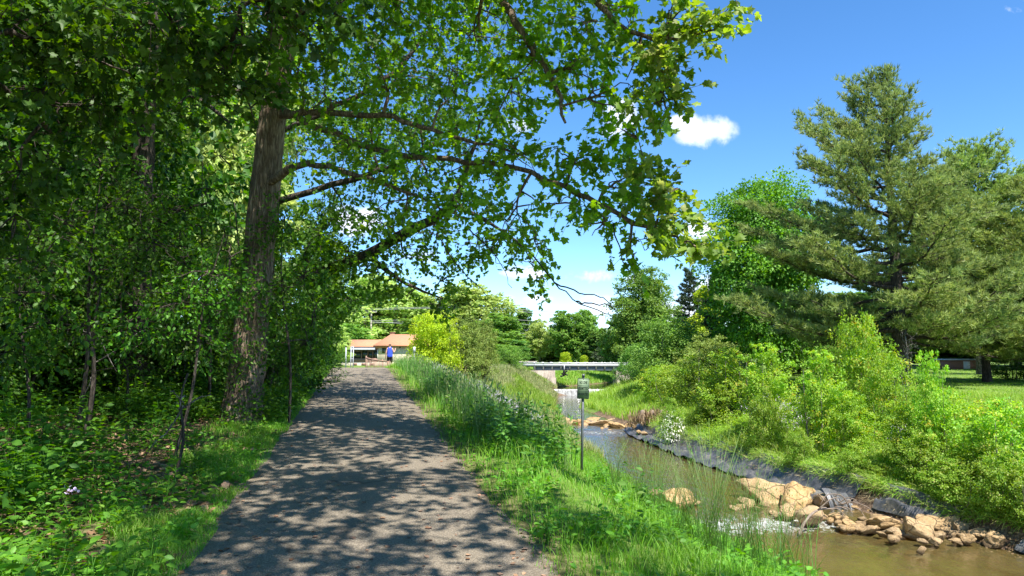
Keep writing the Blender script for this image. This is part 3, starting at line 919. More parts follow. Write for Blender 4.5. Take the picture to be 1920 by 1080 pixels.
# hanging fold
t_ = thing('sheeting_fold', at(1574, 965, 24.3), 'grey pleated fold of black sheeting hanging over the midstream boulders', 'sheeting')
V = []
for k in range(40):
    u_ = k / 39
    for s in np.linspace(0, 1, 9):
        V.append([(u_ - .5) * .8 + .08 * s, -.2 * s + .05 * (math.sin(u_ * 19) + .5 * math.sin(u_ * 41 + 1)) * (.3 + s) + .35 * (1 - s) ** 4, .72 * (1 - s) ** 1.1 + .08 * math.sin(u_ * 4 + 1)])
V = np.array(V); i, j = np.meshgrid(np.arange(39), np.arange(8), indexing='ij')
q = np.stack([i * 9 + j, i * 9 + j + 1, (i + 1) * 9 + j + 1, (i + 1) * 9 + j], -1).reshape(-1, 4)
MB().add(V, q).add(V + [0, .02, 0], q[:, ::-1]).obj('sheet', M['tarp'], t_, smooth=True)

# ------------------------------------------------------------------ the sign
SY = 14.0
sx = at(1090, 880, SY)[0]; sz = float(T(sx, SY))
top = at(1094, 703, SY)
sg = thing('warning_sign', (sx, SY, sz), 'small dark green warning sign on a leaning steel post by the stream', 'sign')
mb = MB()
Pp = np.array([[0, 0, -.3], [top[0] - sx, 0, top[2] - sz]])
a_, b_ = Pp
tv = (b_ - a_)
for dx, w_, dy in ((-.021, .004, .02), (.021, .004, .02), (0, .021, 0)):
    V = []
    for p_ in (a_, b_):
        for sx_, sy_ in ((-1, -1), (1, -1), (1, 1), (-1, 1)):
            V.append([p_[0] + dx + sx_ * w_, p_[1] + dy + .02 + sy_ * (.014 if w_ < .01 else .003), p_[2]])
    mb.add(np.array(V), BF)
mb.obj('post', M['post'], sg)
pw, ph = .232, .395
pl = bmesh.new()
bpy.ops.object.select_all(action='DESELECT')
def plate_geo():
    mb = MB(); mi = []
    c_ = .02
    o_ = [(-pw / 2 + c_, -ph / 2), (pw / 2 - c_, -ph / 2), (pw / 2, -ph / 2 + c_), (pw / 2, ph / 2 - c_), (pw / 2 - c_, ph / 2), (-pw / 2 + c_, ph / 2), (-pw / 2, ph / 2 - c_), (-pw / 2, -ph / 2 + c_)]
    V = [[x, 0, z] for x, z in o_] + [[x, .004, z] for x, z in o_]
    mb.add(V, [np.array([list(range(8))]), np.array([list(range(15, 7, -1))]), np.array([[k, k + 8, (k + 1) % 8 + 8, (k + 1) % 8] for k in range(8)])]); mi += [0] * 10
    # border line
    bw = .008; e_ = .004
    for x0, x1, z0, z1 in ((-pw / 2 + e_, pw / 2 - e_, ph / 2 - e_ - bw, ph / 2 - e_), (-pw / 2 + e_, pw / 2 - e_, -ph / 2 + e_, -ph / 2 + e_ + bw), (-pw / 2 + e_, -pw / 2 + e_ + bw, -ph / 2 + e_ + bw, ph / 2 - e_ - bw), (pw / 2 - e_ - bw, pw / 2 - e_, -ph / 2 + e_ + bw, ph / 2 - e_ - bw)):
        mb.add([[x0, -.0015, z0], [x1, -.0015, z0], [x1, -.0015, z1], [x0, -.0015, z1]], np.array([[0, 1, 2, 3]])); mi.append(1)
    for z in (.052, -.055):
        mb.add([[-pw / 2 + .012, -.0015, z], [pw / 2 - .012, -.0015, z], [pw / 2 - .012, -.0015, z + .005], [-pw / 2 + .012, -.0015, z + .005]], np.array([[0, 1, 2, 3]])); mi.append(1)
    dg = bpy.context.evaluated_depsgraph_get()
    for txt, z in (('NO ONE', .115), ('PERMITTED', .0), ('IN WATER', -.11)):
        cu = bpy.data.curves.new('t', 'FONT'); cu.body = txt; cu.size = .1; cu.align_x = 'CENTER'; cu.align_y = 'CENTER'; cu.offset = .0015
        o_ = bpy.data.objects.new('t', cu); COL.objects.link(o_)
        dg.update(); tm = bpy.data.meshes.new_from_object(o_.evaluated_get(dg))
        co_ = np.array([v.co for v in tm.vertices])
        wx = co_[:, 0].max() - co_[:, 0].min()
        co_[:, 0] *= (pw - .05) / wx * (.82 if txt == 'NO ONE' else 1)
        co_[:, 1] *= .085 / .1 * .95
        for p_ in tm.polygons:
            vs = list(p_.vertices)
            mb.add([[co_[q_][0], -.0022, co_[q_][1] + z] for q_ in vs], np.array([list(range(len(vs)))])); mi.append(1)
        bpy.data.objects.remove(o_); bpy.data.curves.remove(cu); bpy.data.meshes.remove(tm)
    for z in (.18, -.172):
        an = np.arange(8) * math.pi / 4
        mb.add(np.stack([np.cos(an) * .007, np.full(8, -.004), z + np.sin(an) * .007], 1), np.array([list(range(8))])); mi.append(1)
    return mb.mesh('plate', [M['signback'], M['signink']], mi=mi)


pc = at(1093.5, 728.5, SY)
pl_ = link('plate', plate_geo(), sg, (pc[0] - sx, -.012, pc[2] - sz))
pl_.rotation_euler = (0, math.radians(2.5), math.radians(-6))
mb = MB(); box(mb, -.024, .024, -.006, .045, 0, .05); o = mb.obj('cap', M['post'], sg); o.location = (b_[0], 0, b_[2] - .035)
# ------------------------------------------------------------------ tree makers
def curved_to(p, q, n=8, sag=.12, r=None):
    p, q = np.asarray(p, float), np.asarray(q, float)
    d_ = np.linalg.norm(q - p)
    m = (p + q) / 2 + rng.normal(size=3) * d_ * .08 + np.array([0, 0, d_ * sag])
    m2 = (p * .25 + q * .75) + rng.normal(size=3) * d_ * .06 + np.array([0, 0, d_ * sag * .7])
    return spline([p, m, m2, q], n)


def crown_tree(name, base, trunk, limbs, clusters, leaf, lsize, nper, label, cat='tree', group=None, tipmat=None, tpl=MAPLE, barkm=None,
               branch_r=.035, twig_r=.006, leaf_per=13, extra=None, twiglen=.55, seedleaf=0, droop=.5, sides=20):
    """near tree with a modelled skeleton: trunk / limbs polylines [(point, radius)], clusters [(centre, (rx,ry,rz), n)]"""
    base = np.asarray(base, float)
    o = thing(name, base, label, cat, group)
    bm_ = barkm or M['bark']
    tp_ = np.array([p for p, r in trunk]) - base; tr_ = np.array([r for p, r in trunk])
    n_ = 44
    P_ = spline(tp_, n_); R_ = spline(tr_[:, None], n_)[:, 0]
    mb = MB(); tubes(mb, P_, R_, 36 if sides > 12 else sides, bump=.30 if sides > 12 else .1); mb.obj('trunk', bm_, o, smooth=True)
    nodes = [P_[::2]]; nr = [R_[::2]]
    for lb in limbs:
        lp = np.array([p for p, r in lb]) - base; lr = np.array([r for p, r in lb])
        n2 = max(10, int(np.linalg.norm(np.diff(lp, axis=0), axis=1).sum() / .3))
        LP = spline(lp, n2); LR = spline(lr[:, None], n2)[:, 0]
        LP[1:-1] += rng.normal(size=(n2 - 2, 3)) * .02
        mb = MB(); tubes(mb, LP, LR, 10, bump=.12); mb.obj('limb', bm_, o, smooth=True)
        nodes.append(LP); nr.append(LR)
    nodes = np.vstack(nodes); nr = np.concatenate(nr)
    nodes0 = len(nodes)
    cl = sorted(clusters, key=lambda c: np.min(np.linalg.norm(nodes - (np.array(c[0]) - base), axis=1)))
    bmb = MB(); lmb = MB(); tmb = MB()
    for c_ in cl:
        c, rad, n = c_[:3]
        young = c_[3] if len(c_) > 3 else 0  # marks the tip clusters that take the sunlit leaf colour
        c = np.array(c) - base; rad = np.array(rad, float)
        ds = np.linalg.norm(nodes - c, axis=1)
        k = int(np.argmin(ds + (nodes[:, 2] > c[2] + 1.5) * .6)); q0 = nodes[k]
        L_ = ds[k]
        if L_ > .25:
            nn = max(6, int(L_ / .22))
            bp = curved_to(q0, c, nn, .10)
            r0 = min(nr[k] * .75, branch_r * (1 + L_ * .25)); brr = np.linspace(r0, max(.008, r0 * .4), nn)
            tubes(bmb, bp, brr, 6)
            nodes = np.vstack([nodes, bp[2:]]); nr = np.concatenate([nr, brr[2:]])
        else:
            bp = np.array([q0, c])
        # sub branches
        ns = max(4, int(n / 14))
        dirs = unit(ns) * rad * rng.uniform(.55, 1.0, (ns, 1))
        loc = [bp[len(bp) // 2:]]
        for d_ in dirs:
            st = bp[rng.integers(max(0, len(bp) // 2 - 1), len(bp))]
            bb = curved_to(st, c + d_, 6, .08)
            tubes(bmb, bb, np.linspace(.014, .005, 6), 4); loc.append(bb[1:])
        loc = np.vstack(loc)
        pts = c + unit(n) * rad * (rng.random((n, 1)) ** .45)
        dd = ((pts[:, None] - loc[None]) ** 2).sum(-1); kk = dd.argmin(1); src = loc[kk]
        out = norm(pts - c) * .6 + norm(pts - src) + np.array([0, 0, -.15]) + rng.normal(size=(n, 3)) * .25
        out = norm(out)
        p1 = pts + out * twiglen * .5 * rng.uniform(.6, 1.3, (n, 1)); p1[:, 2] -= droop * twiglen * .3
        mid = pts + rng.normal(size=(n, 3)) * .03
        TW = np.stack([src, (src + mid) / 2 + [0, 0, .03], mid, p1], 1)
        tubes(bmb, TW, np.tile([twig_r, twig_r * .8, twig_r * .6, twig_r * .3], (n, 1)), 3)
        m_ = leaf_per
        tt = np.tile(np.linspace(-.35, 1.05, m_), (n, 1)) + rng.normal(size=(n, m_)) * .05
        base_p = np.where(tt[..., None] >= 0, mid[:, None] + (p1 - mid)[:, None] * tt[..., None], mid[:, None] + (src - mid)[:, None] * (-tt[..., None]))
        base_p = base_p.reshape(-1, 3) + rng.normal(size=(n * m_, 3)) * lsize * .35
        sd = norm(np.repeat(p1 - mid, m_, 0))
        tip = sd * .6 + rng.normal(size=(n * m_, 3)) * .7 + [0, 0, -.35]
        nm = np.array([0, 0, 1.]) + rng.normal(size=(n * m_, 3)) * .55
        leaves((tmb if young else lmb), base_p, tip, nm, lsize * rng.uniform(.6, 1.2, n * m_), tpl)
    bmb.obj('branches', bm_, o, smooth=True)
    c1 = lmb.obj('crown', leaf, o) if lmb.V else None
    if tmb.V: tmb.obj('crown', tipmat or M['tip'], o)
    return o


def lumps_for(shape, H, W, n, r=None, D=None):
    """lump centres and radii of a crown. shape: round / oval / cone / spread ; returns list"""
    r = r or rng
    out = []
    D = D or W
    for k in range(n):
        u_ = (k + .5) / n
        if shape == 'cone':
            z = u_ ** .8; rr = (1 - z) ** .8 * .9 + .06
        elif shape == 'oval':
            z = u_; rr = math.sqrt(max(0.02, 1 - (2 * z - 1) ** 2)) * (.85 if z > .5 else 1)
        elif shape == 'dome':
            z = u_; rr = math.sqrt(max(.02, 1 - z ** 2.2))
        else:
            z = u_; rr = math.sqrt(max(.03, 1 - (2 * z - .9) ** 2 * .8))
        th = k * 2.39996 + r.normal() * .4
        q_ = r.uniform(.45, 1.0) if k % 4 else r.uniform(0, .4)
        lr = (.30 if shape != 'cone' else .22) * W * r.uniform(.6, 1.1) * (.55 + .45 * rr)
        out.append((np.array([math.cos(th) * rr * q_ * (W / 2 - lr * .6) * 1.15, math.sin(th) * rr * q_ * (D / 2 - lr * .6) * 1.15, z * H]), lr))
    return out


def fill(mb, lumps, n, size, tpl=RHOMB, up=.7, flat=.75, sub=True, ragged=False):
    """leaf clumps on lumps; each lump carries sub-lumps so the surface breaks up into sprays"""
    C = np.array([c for c, r in lumps]); Rr = np.array([r for c, r in lumps])
    w = Rr ** 2; w /= w.sum()
    if sub:
        m = max(60, n // 42)
        k = rng.choice(len(C), m, p=w)
        d_ = unit(m); d_[:, 2] = np.abs(d_[:, 2]) * .9 + d_[:, 2] * .1 if False else d_[:, 2]
        SCn = C[k] + d_ * (Rr[k] * rng.uniform(.6, 1.02 if not ragged else 1.35, m))[:, None] * [1, 1, flat]
        SR = Rr[k] * rng.uniform(.20, .42, m)
        sa = rng.random(m)
        j = rng.integers(0, m, n)
        e = unit(n) * (rng.random((n, 1)) ** .5)
        P_ = SCn[j] + e * SR[j][:, None] * [1.1, 1.1, .8]
        out = norm(P_ - C[k[j]])
        a = np.clip(.65 * sa[j] + .5 * rng.random(n) - .08, 0, 1)
    else:
        j = rng.choice(len(C), n, p=w); d_ = unit(n)
        P_ = C[j] + d_ * Rr[j][:, None] * [1, 1, flat] * (rng.random((n, 1)) ** .33); out = d_; a = rng.random(n)
    tip = out + rng.normal(size=(n, 3)) * .7 + [0, 0, -.2]
    nm = out * .5 + [0, 0, up] + rng.normal(size=(n, 3)) * .5
    return leaves(mb, P_, tip, nm, size * rng.uniform(.6, 1.3, n), tpl, a)


PROTO = {}


def proto(key, shape, H, W, nl, nleaf, lsize, mat, trunk_h, seed, tr=.25, barkm=None, flat=.75, stems=1, tpl=RHOMB, ragged=False):
    """meshes for one kind of tree: trunk to trunk_h, crown of height H above it"""
    global rng
    keep = rng; rng = np.random.default_rng(seed)
    L_ = lumps_for(shape, H, W, nl)
    L_ = [(c + [0, 0, trunk_h + lr * .3], lr) for c, lr in L_]
    mb = MB(); fill(mb, L_, nleaf, lsize, tpl, flat=flat, ragged=ragged)
    cm = mb.mesh('crown', mat)
    mb = MB()
    for s in range(stems):
        b0 = rng.normal(size=3) * [.25, .25, 0] * (stems > 1)
        tp_ = spline([b0 + [0, 0, -.4], b0 * 1.5 + [rng.normal() * .1 * tr, 0, trunk_h], b0 * 2 + [rng.normal() * .4 * tr, rng.normal() * .4 * tr, trunk_h + H * .45], b0 * 2 + [0, 0, trunk_h + H * .85]], 14)
        tubes(mb, tp_, np.linspace(tr * 1.15, tr * .15, 14), 9)
    big_ = sorted(L_, key=lambda q: -q[1])[:16]
    for c, lr in big_:
        k = int(np.clip((c[2] - lr) / (trunk_h + H) * 14, 3, 11)); q0 = tp_[k]
        tubes(mb, curved_to(q0, c, 6, -.05), np.linspace(tr * .4, tr * .08, 6), 5)
    tm = mb.mesh('trunk', barkm or M['barkgrey'], smooth=True)
    rng = keep
    PROTO[key] = (tm, cm, H + trunk_h, W)


def plant(key, px, top, Y, w_px, label, cat='tree', name='tree', group=None, zb=None, rz=None, sy=None):
    tm, cm, H, W = PROTO[key]
    x = at(px, 600, Y)[0]; zb = float(T(x, Y)) if zb is None else zb
    zt = at(px, top, Y)[2]
    s = (zt - zb) / H; sw = w_px / F * Y / W
    o = thing(name, (x, Y, zb), label, cat, group, rng.random() * 6.28 if rz is None else rz)
    o.scale = (sw, sy or sw, s)
    link('trunk' if cat in ('tree', 'conifer') else 'stems', tm, o); link('crown' if cat in ('tree', 'conifer') else 'foliage', cm, o)
    return o


# ------------------------------------------------------------------ near trees
tb = at(452, 792, 14.5); tb[2] = T(tb[0], 14.5) - .05
A_ = at


def CL(lst, young=0):  # young flags tip clusters in the sunlit leaf colour
    out = []
    for q_ in lst:
        px, py, Yd, rx, ry = q_[:5]
        n = q_[5]
        yg = q_[6] if len(q_) > 6 else young
        c = at(px, py, Yd)
        out.append((c, (rx / F * Yd, max(.5, min(1.1, rx / F * Yd * 1.1)), ry / F * Yd), n, yg))
    return out


trunk = [(tb + [0, 0, -.3], .50), (tb + [.02, 0, .1], .455), (at(458, 740, 14.5), .375), (at(468, 650, 14.5), .325), (at(484, 500, 14.5), .30), (at(497, 350, 14.5), .28), (at(513, 200, 14.4), .255), (at(535, 60, 14.3), .22), (at(560, -120, 14.2), .19), (at(580, -400, 14), .12)]
limbs = [
    [(at(516, 215, 14.4), .08), (at(620, 213, 13.4), .06), (at(720, 217, 12.6), .05), (at(790, 238, 12), .04), (at(880, 262, 11.4), .028), (at(960, 285, 10.8), .02)],
    [(at(535, 60, 14.3), .13), (at(660, -60, 13.2), .11), (at(800, -110, 12), .09), (at(920, -20, 11), .07), (at(985, 70, 10.2), .055), (at(1035, 150, 9.7), .035), (at(1060, 230, 9.3), .018)],
    [(at(800, -110, 12), .07), (at(1000, -110, 10.4), .055), (at(1100, -20, 9.4), .045), (at(1180, 60, 8.8), .03), (at(1290, 70, 8.2), .018), (at(1360, 48, 7.9), .007)],
    [(at(513, 200, 14.4), .08), (at(700, 280, 13), .055), (at(860, 300, 11.8), .045), (at(1000, 325, 10.8), .038), (at(1100, 372, 10), .038), (at(1200, 420, 9.2), .026), (at(1270, 445, 8.8), .015), (at(1325, 468, 8.5), .006)],
    [(at(497, 350, 14.5), .10), (at(560, 310, 13.7), .07), (at(640, 320, 13.1), .05), (at(760, 360, 12.4), .03), (at(850, 400, 11.9), .015)],
    [(at(560, -120, 14.2), .1), (at(420, -260, 12.5), .08), (at(300, -350, 11), .05)],
    [(at(580, -400, 14), .09), (at(900, -560, 12), .06), (at(1050, -500, 10), .03)],
    [(at(535, 60, 14.3), .08), (at(480, -80, 13), .06), (at(440, -180, 12), .035)],
]
C1 = CL([(620, 60, 13, 105, 90, 75), (760, 50, 12.5, 105, 80, 60), (900, 60, 11.5, 95, 75, 45), (1000, 110, 10.4, 80, 75, 50), (1120, 40, 9.4, 90, 60, 60), (1195, 95, 8.8, 65, 55, 36),
         (1255, 45, 8.4, 45, 40, 12, 1), (1290, 65, 8.2, 40, 22, 8, 1), (1345, 45, 8, 34, 20, 9, 1), (1235, 135, 8.5, 55, 38, 16, 1), (1245, 190, 8.6, 45, 24, 10, 1), (1140, 180, 9.2, 65, 50, 26), (1075, 130, 9.8, 70, 70, 40),
         (960, 190, 10.8, 75, 70, 40), (850, 170, 11.8, 85, 70, 48), (720, 160, 12.6, 90, 70, 60), (610, 180, 13.2, 85, 80, 60), (650, 280, 13, 85, 60, 50), (760, 300, 12.4, 85, 60, 45),
         (880, 300, 11.6, 75, 60, 40), (985, 290, 10.8, 70, 55, 42), (1075, 300, 10, 65, 50, 34), (1150, 345, 9.6, 55, 40, 22), (1210, 320, 9.2, 40, 32, 14, 1), (1245, 365, 9, 42, 35, 16, 1), (1180, 400, 9.3, 60, 32, 18), (1265, 420, 8.8, 45, 30, 13, 1),
         (1310, 462, 8.5, 36, 16, 9, 1), (1230, 455, 9, 52, 24, 12, 1), (1130, 430, 9.8, 50, 30, 12), (1060, 380, 10.2, 60, 42, 26), (970, 400, 11, 65, 50, 30), (870, 390, 11.8, 75, 50, 34), (760, 390, 12.4, 80, 50, 40),
         (1010, 470, 10.6, 42, 40, 12), (1190, 488, 9.4, 22, 18, 4), (920, 470, 11.4, 40, 30, 9), (1240, 200, 8.6, 34, 20, 6), (1180, 250, 9.2, 40, 22, 6),
         (560, 130, 13.4, 70, 90, 50), (480, 90, 13, 80, 90, 50), (430, 10, 12, 100, 70, 60), (330, 60, 11.5, 90, 80, 60), (560, -30, 12.5, 120, 60, 60), (700, -50, 12, 120, 60, 60), (880, -60, 11, 120, 60, 60), (1040, -50, 10, 110, 50, 50), (1180, -40, 9, 90, 50, 40)])
# the crown above the frame, seen only by its shade
C1 += [((x, y, z), (1.5, 1.5, .9), 46) for x, y, z in [(-6, 13, 9.5), (-4, 13, 9.2), (-2, 12, 8.6), (-.5, 10.5, 7.8), (-7.5, 11, 9), (-5, 10, 9.6), (-2.8, 9, 8.8), (-.6, 8, 7.6), (-6.5, 15.5, 10.5), (-3.5, 15, 10), (-1.5, 14, 9.2), (-8.5, 14, 9.6),
                                                        (-5.5, 17, 9.5), (-4.5, 12.5, 11.6), (-2.0, 11, 10.8), (-7, 13, 12)]]
C1 = [(c, r, int(n * 1.25) if (y and y[0]) else max(3, int(n * .48)) if i < 48 else n, *y) for i, (c, r, n, *y) in enumerate(C1)]
SH1, SH2, SH3 = [], [], []  # leaf clusters added along the sun rays to shade path and verge
for Yp in np.arange(3.0, 37, 1.15):
    for lat in (-1.9, -.5, .9, 2.3, 3.7, 5.0):
        if lat > 3 and (Yp < 8.5 or Yp > 30 or rng.random() < (.25 if lat < 4 else .45)): continue
        if rng.random() < .06: continue
        hh = rng.uniform(7.2, 10.5)
        c = np.array([xpath(Yp) + lat + .289 * hh + rng.normal() * .4, Yp - .5 * hh + rng.normal() * .4, hh + zpath(Yp)])
        qv = False
        k5 = c[2] - 4.8
        if c[0] - .289 * k5 > 1.6 and 5.6 < c[1] + .5 * k5 < 11.5: continue
        if c[1] > .8:
            w_ = np.array([c[0] / c[1], (c[2] - CAMZ) / c[1]]); qx = 960 + F * w_[0]; qy = 665 - F * w_[1]
            if not (qy < -70 or (640 < qx < 1080 and qy < 300)): continue
            qv = qy > 0
        (SH3 if c[1] < 4.5 else SH1 if c[1] < 15.5 else SH2).append((c, (1.05, 1.05, .6), 13 if qv else 54))
C1 += SH1
t1 = crown_tree('sycamore_tree', tb, trunk, limbs, C1, M['maple'], .102, 0, 'large leaning tree with ridged bark left of the path, branches reaching over it', tpl=MAPLE, leaf_per=12, twiglen=.6)
# hanging bare twigs
mb = MB()
for pts in ([(1000, 480, 10.5), (1040, 530, 10.2), (1080, 565, 10), (1130, 585, 9.8), (1150, 600, 9.7)], [(1040, 530, 10.2), (1090, 550, 10), (1130, 560, 9.8), (1160, 590, 9.7)], [(820, 440, 12), (860, 500, 11.6), (900, 540, 11.3), (915, 560, 11.2)],
            [(1150, 420, 9.6), (1165, 480, 9.4), (1190, 520, 9.3)], [(880, 430, 11.6), (930, 480, 11.3), (960, 540, 11)], [(1080, 565, 10), (1120, 570, 9.9), (1180, 575, 9.7)]):
    P3 = spline([at(*p_) - tb for p_ in pts], 14); P3[1:-1] += rng.normal(size=(12, 3)) * .012
    tubes(mb, P3, np.linspace(.012, .004, 14), 4)
mb.obj('bare_twigs', M['barkdark'], t1, smooth=True)
# ivy and shoots on the trunk
mb = MB()
Pt = spline([p for p, r in trunk], 200); Rt = spline(np.array([[r] for p, r in trunk]), 200)[:, 0]
k = rng.choice(np.concatenate([np.arange(30, 110), np.arange(84, 104), np.arange(60, 80), np.arange(92, 102)]), 1500)
th = rng.normal(size=1500) * .9 - 1.0 + np.sin(k * .2)
P3 = Pt[k] + np.stack([np.cos(th), np.sin(th), th * 0], 1) * (Rt[k] + rng.random(1500) ** 2 * .28)[:, None] - tb
leaves(mb, P3, rng.normal(size=(1500, 3)) + [0, -.4, -.5], rng.normal(size=(1500, 3)) + [0, -.6, .8], rng.uniform(.05, .11, 1500), OVAL)
mb.obj('ivy', M['under'], t1)

# second tree just behind, dark drooping crown over the path
b2 = np.array([-7.3, 21, float(T(-7.3, 21))])
trunk2 = [(b2 + [0, 0, -.3], .34), (b2 + [.1, 0, 1.5], .27), (at(497, 540, 20.8), .24), (at(503, 470, 20.5), .21), (at(512, 380, 20.3), .17), (at(525, 250, 20), .12), (at(545, 100, 20), .06)]
limbs2 = [
    [(at(497, 540, 20.7), .2), (at(590, 512, 20.2), .18), (at(630, 502, 20), .17), (at(690, 478, 19.4), .155), (at(745, 446, 19), .14), (at(810, 412, 18.6), .12), (at(850, 380, 18.4), .10), (at(870, 330, 18.3), .08), (at(884, 285, 18.2), .055), (at(900, 230, 18), .03)],
    [(at(850, 384, 18.4), .07), (at(890, 402, 18), .055), (at(930, 425, 17.7), .04), (at(985, 470, 17.4), .02)],
    [(at(512, 380, 20.3), .10), (at(680, 330, 19.6), .08), (at(760, 300, 19), .07), (at(820, 262, 18.6), .05), (at(860, 235, 18.3), .03)],
    [(at(690, 478, 19.4), .08), (at(730, 510, 19), .06), (at(780, 540, 18.6), .04), (at(830, 560, 18.3), .02)],
    [(at(525, 250, 20), .07), (at(720, 150, 20), .07), (at(800, 60, 20), .04)],
]
C2 = CL([(570, 480, 20, 60, 60, 60), (620, 540, 19.6, 55, 45, 60), (580, 590, 19.4, 60, 45, 70), (650, 470, 19.6, 55, 45, 44), (720, 420, 19, 60, 45, 38), (700, 510, 19, 50, 32, 30), (760, 480, 18.8, 50, 40, 30), (770, 545, 18.5, 40, 26, 18),
         (835, 520, 18.4, 45, 38, 20), (820, 572, 18.4, 26, 24, 9), (890, 470, 18, 50, 38, 24), (950, 450, 17.7, 50, 36, 20), (1000, 500, 17.4, 32, 30, 8), (1015, 538, 17.4, 22, 16, 4), (820, 440, 18.4, 55, 36, 26), (880, 380, 18.2, 60, 45, 34),
         (800, 340, 18.8, 60, 45, 34), (720, 340, 19.4, 60, 50, 34), (640, 380, 20, 60, 55, 40), (860, 260, 18.2, 65, 50, 30), (780, 220, 19, 70, 50, 30), (690, 240, 19.5, 70, 55, 36), (930, 330, 18, 50, 45, 20), (545, 650, 19, 45, 45, 50), (520, 560, 20, 60, 60, 60),
         (600, 430, 20, 50, 50, 34), (660, 565, 19.2, 30, 26, 14), (940, 190, 18, 60, 50, 20), (700, 120, 20, 90, 60, 40), (820, 80, 20, 80, 60, 40)])
C2 += [((x, y, z), (1.7, 1.7, 1.0), 40) for x, y, z in [(-9, 20, 9), (-6, 19, 10), (-3.5, 18, 9.5), (-6.5, 23, 9.5), (-4, 22, 9), (-8, 26, 9), (-5.5, 26, 8.6)]]
C2 += SH2
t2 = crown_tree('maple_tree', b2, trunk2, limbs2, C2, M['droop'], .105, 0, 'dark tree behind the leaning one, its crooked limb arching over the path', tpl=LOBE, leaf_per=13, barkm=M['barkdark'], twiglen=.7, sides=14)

# third: stands left of the camera, drooping leaves fill the top left
b3 = np.array([-5.6, 2.5, float(T(-5.6, 2.5))])
trunk3 = [(b3 + [0, 0, -.3], .36), (b3 + [0, .1, 2], .29), (b3 + [.2, .2, 5], .25), (b3 + [.4, .4, 8], .18), (b3 + [.5, .5, 11], .08)]
limbs3 = [[(b3 + [.2, .2, 5], .14), (b3 + [1.2, 1.6, 5.5], .11), (b3 + [2.4, 3.2, 5.5], .07), (b3 + [3.4, 4.6, 5.2], .03)],
          [(b3 + [.15, .2, 4], .13), (b3 + [.2, 2.0, 4.6], .10), (b3 + [.1, 4, 4.7], .06), (b3 + [0, 6, 4.4], .025)],
          [(b3 + [.3, .3, 7], .12), (b3 + [2.0, .6, 8], .09), (b3 + [4.0, 1.2, 8.2], .05)],
          [(b3 + [.2, .2, 5.5], .12), (b3 + [-1, 1.6, 6.2], .08), (b3 + [-2, 3.6, 6.2], .04)]]
C3 = CL([(60, 60, 7, 120, 90, 50), (180, 110, 7.5, 110, 80, 44), (300, 50, 7, 110, 70, 44), (420, 90, 7.5, 80, 70, 30), (520, 30, 7, 90, 50, 26), (640, 10, 7, 80, 36, 14), (110, 200, 8, 120, 70, 40), (40, 320, 8, 90, 70, 30), (250, 210, 8.4, 90, 60, 26),
         (460, 180, 8, 60, 50, 14), (20, 450, 8.2, 70, 70, 24), (350, 140, 8, 80, 60, 26)])
C3 += [((x, y, z), (1.4, 1.4, .9), 42) for x, y, z in [(-4.5, 5, 7.5), (-2.5, 4, 7.6), (-6.5, 6, 7.8), (-.8, 3, 7.6), (.4, 1.6, 7.8), (-3.5, 2, 8.8), (-1.5, .6, 8.8), (-5.5, 1, 9.5), (-4, 7.5, 8), (-2.2, 6.6, 7.4), (-7.5, 3.5, 8.5), (1.2, 3.2, 7.0), (-.6, 5.6, 6.9), (-2.5, -1.2, 8.5), (.2, -.6, 8.2), (1.6, .4, 7.8)]]
C3 += SH3
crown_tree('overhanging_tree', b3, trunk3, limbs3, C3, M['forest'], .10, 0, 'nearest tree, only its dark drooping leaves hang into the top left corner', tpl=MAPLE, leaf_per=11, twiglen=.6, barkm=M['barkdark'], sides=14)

# fourth: trunk showing high on the left
b4 = at(255, 700, 17); b4[2] = T(b4[0], 17)
trunk4 = [(b4 + [0, 0, -.3], .36), (b4 + [0, 0, 1.2], .29), (at(262, 480, 17), .26), (at(268, 300, 17), .24), (at(275, 180, 17), .21), (at(285, 60, 17), .17), (at(295, -150, 17), .09)]
limbs4 = [[(at(268, 300, 17), .11), (at(200, 240, 16.5), .09), (at(120, 200, 16), .05)], [(at(280, 150, 17), .1), (at(350, 170, 16.5), .07), (at(430, 230, 16), .03)], [(at(285, 60, 17), .1), (at(180, -20, 16), .07), (at(80, -60, 15), .04)], [(at(262, 460, 17), .08), (at(330, 400, 16.2), .05), (at(390, 380, 15.8), .02)]]
C4 = CL([(80, 130, 15, 110, 90, 70), (200, 60, 16, 110, 90, 70), (330, 40, 16, 90, 70, 40), (60, 300, 15, 100, 80, 70), (170, 250, 16, 90, 60, 36), (340, 190, 16, 50, 40, 8), (200, 380, 15.5, 90, 70, 60), (310, 400, 15.5, 60, 50, 26), (110, 440, 14.5, 100, 80, 70),
         (30, 560, 14, 90, 80, 60), (230, 480, 15, 90, 60, 60), (350, 500, 15.5, 60, 50, 30)])
C4 += [((x, y, z), (2, 2, 1.2), 44) for x, y, z in [(-11, 16, 10), (-8, 15, 11), (-13, 18, 10), (-9, 19, 12), (-14, 14, 9), (-11, 12, 10)]]
for xx in np.arange(-20, -3, 2.1):  # lid of leaf clusters added overhead to darken the left woods
    for Yy in np.arange(.5, 32, 2.1):
        if vnoise(xx, Yy, 3.1, 91) < .24 or (Yy > 18 and -.46 * Yy < xx < -.33 * Yy) or (Yy < 4 and xx > -5) or (Yy > 16 and xx > -6.5): continue
        C4.append(((xx + rng.normal() * .5, Yy + rng.normal() * .5, rng.uniform(9.5, 12.5)), (1.6, 1.6, .7), 52))
crown_tree('maple_tree', b4, trunk4, limbs4, C4, M['under'], .105, 0, 'slimmer forest tree whose dark trunk shows high up left of the leaning one', tpl=LOBE, leaf_per=13, barkm=M['barkdark'], twiglen=.6, sides=14)
